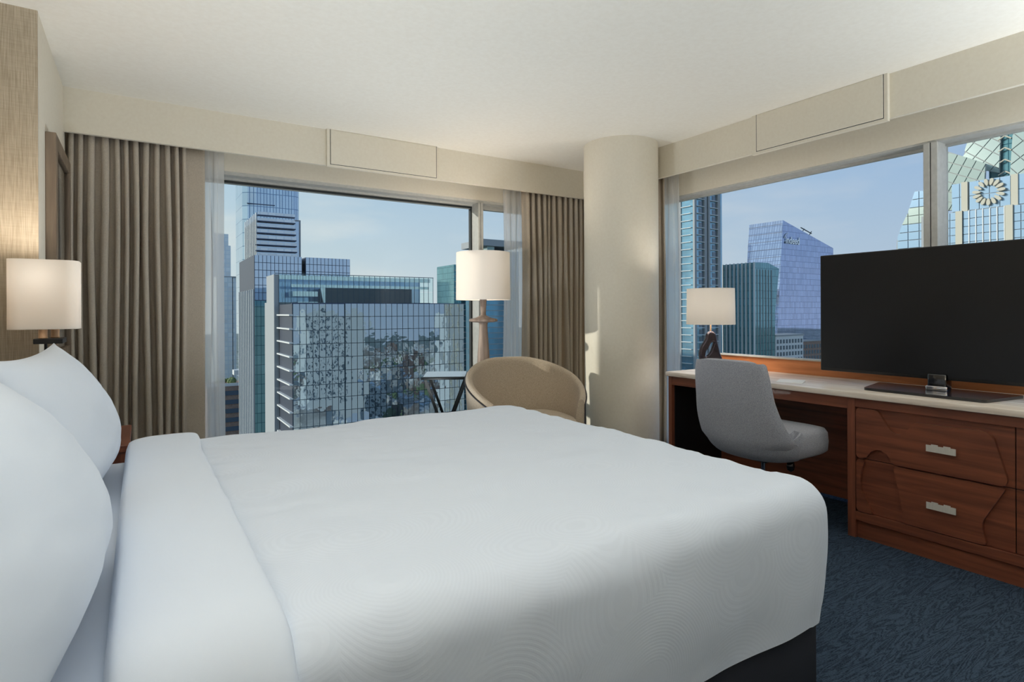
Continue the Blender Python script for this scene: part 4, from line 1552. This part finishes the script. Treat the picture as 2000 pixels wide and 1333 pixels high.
for k in range(15):
    a = 2 * math.pi * (k + .3) / 15
    pts = []
    for q in range(14):
        t = 2 * math.pi * q / 14
        rr = 1.35 + 1.5 * (.5 + .5 * math.cos(t))
        wdt = .42 * math.sin(t) * (.55 + .45 * (.5 + .5 * math.cos(t)))
        pts.append((48.18 + rr * math.cos(a) - wdt * math.sin(a), 26.03 + rr * math.sin(a) + wdt * math.cos(a)))
    mb = MB()
    mb.prism(pts, lambda u, v, h: (h, u, v), 150.35, 150.95)
    mb.build('emblem_petal', M['cream'], o, base=b)
# side wing of the tower, left of the mullion
mb = MB()
wing = [(67.56, 15.24), (67.42, 18.02), (66.15, 21.7), (65.02, 24.08), (63.42, 29.29), (60.2, 28.8), (60.2, GZ), (68.5, GZ)]
mb.prism(wing, lambda u, v, h: (h, u, v), 154.3, 160)
mb.build('side_wing', M['pale_conc'], o, base=b)
for j in range(8):
    zz0, zz1 = 14.0 + 1.9 * j, 15.9 + 1.9 * j
    for i in range(3):
        pg = wing
        pg = clip(pg, 0, 1, zz1 - .08)
        if len(pg) > 2: pg = clip(pg, 0, -1, -zz0 - .08)
        if len(pg) < 3: continue
        ya, yb = 60.2 + 2.35 * i, 60.2 + 2.35 * (i + 1)
        pg = clip(pg, 1, 0, yb - .08)
        if len(pg) > 2: pg = clip(pg, -1, 0, -ya - .08)
        if len(pg) < 3: continue
        mb = MB()
        mb.prism(pg, lambda u, v, h: (h, u, v), 154.0, 154.3)
        mb.build('pane', M['mint'] if j in (4, 5) else M['sky_pane'], o, base=b)

# --- white gridded buildings behind the viewer, mirrored in the office block
for (x0, x1, yf, zt, nu, nz_, lab) in ((86, 123, -30, 2.0, 8, 9, 'white gridded apartment house mirrored in the office block'),
                                       (184, 200, -30, 1.0, 4, 9, 'narrow white gridded house mirrored at the office block edge'),
                                       (108, 152, -60, -52, 9, 5, 'low white gridded house mirrored at the office block foot')):
    b = ((x0 + x1) / 2, yf - 10, GZ)
    o = building('gridded_house', b, lab, 'houses mirrored in the office block')
    bx(o, b, 'body', M['white_ledge'], x0, x1, yf - 20, yf, GZ, zt)
    panes(o, b, 'x', x0 + .4, x1 - (9 if nu == 8 else .4), max(GZ, zt - 6.2 * nz_), zt - 1.5, nu, nz_, yf + .05, M['window_dk'], 2.4, .2, 'window', .2)

# --- treetops and rooftops of the low city
rnd = random.Random(11)
mb = MB()
b_ = bmesh.new()
bmesh.ops.create_icosphere(b_, subdivisions=1, radius=1.0)
iv, jf = [v.co.copy() for v in b_.verts], [[v.index for v in f.verts] for f in b_.faces]
b_.free()
vv, ff = [], []
for k in range(1500):
    x, y = rnd.uniform(-100, 700), rnd.uniform(-700, 160)
    if -40 < x < 60 and -40 < y < 120: continue
    s = rnd.uniform(4, 9)
    n0 = len(vv)
    for v in iv: vv.append((x + v.x * s * rnd.uniform(.8, 1.2), y + v.y * s * rnd.uniform(.8, 1.2), GZ + 5 + v.z * s * .8))
    for f in jf: ff.append([n0 + q for q in f])
me = bpy.data.meshes.new('treetops')
me.from_pydata(vv, [], ff)
me.materials.append(M['leaf'])
tag(link('treetops', me), 'scattered green treetops of the low city', 'trees', None, 'stuff')
vv, ff = [], []
for k in range(420):
    x, y = rnd.uniform(-100, 700), rnd.uniform(-700, 150)
    if -40 < x < 60 and -40 < y < 120: continue
    sx_, sy_, h = rnd.uniform(5, 16), rnd.uniform(5, 16), rnd.uniform(5, 22)
    n0 = len(vv)
    for dx in (-1, 1):
        for dy in (-1, 1):
            for z in (GZ, GZ + h): vv.append((x + dx * sx_, y + dy * sy_, z))
    for f in ((0, 1, 3, 2), (4, 6, 7, 5), (0, 4, 5, 1), (2, 3, 7, 6), (1, 5, 7, 3)): ff.append([n0 + q for q in f])
me = bpy.data.meshes.new('rooftops')
me.from_pydata(vv, [], ff)
me.materials.append(textured('mixed_roofs', srgb(120, 100, 90), srgb(226, 224, 220), (1, 1, 1), .03, 2, 0.9, 0, 0, .2, .4, .6, 0, 0, srgb(170, 168, 164)))
tag(link('rooftops', me), 'pale low rooftops scattered over the city ground', 'roofs', None, 'stuff')
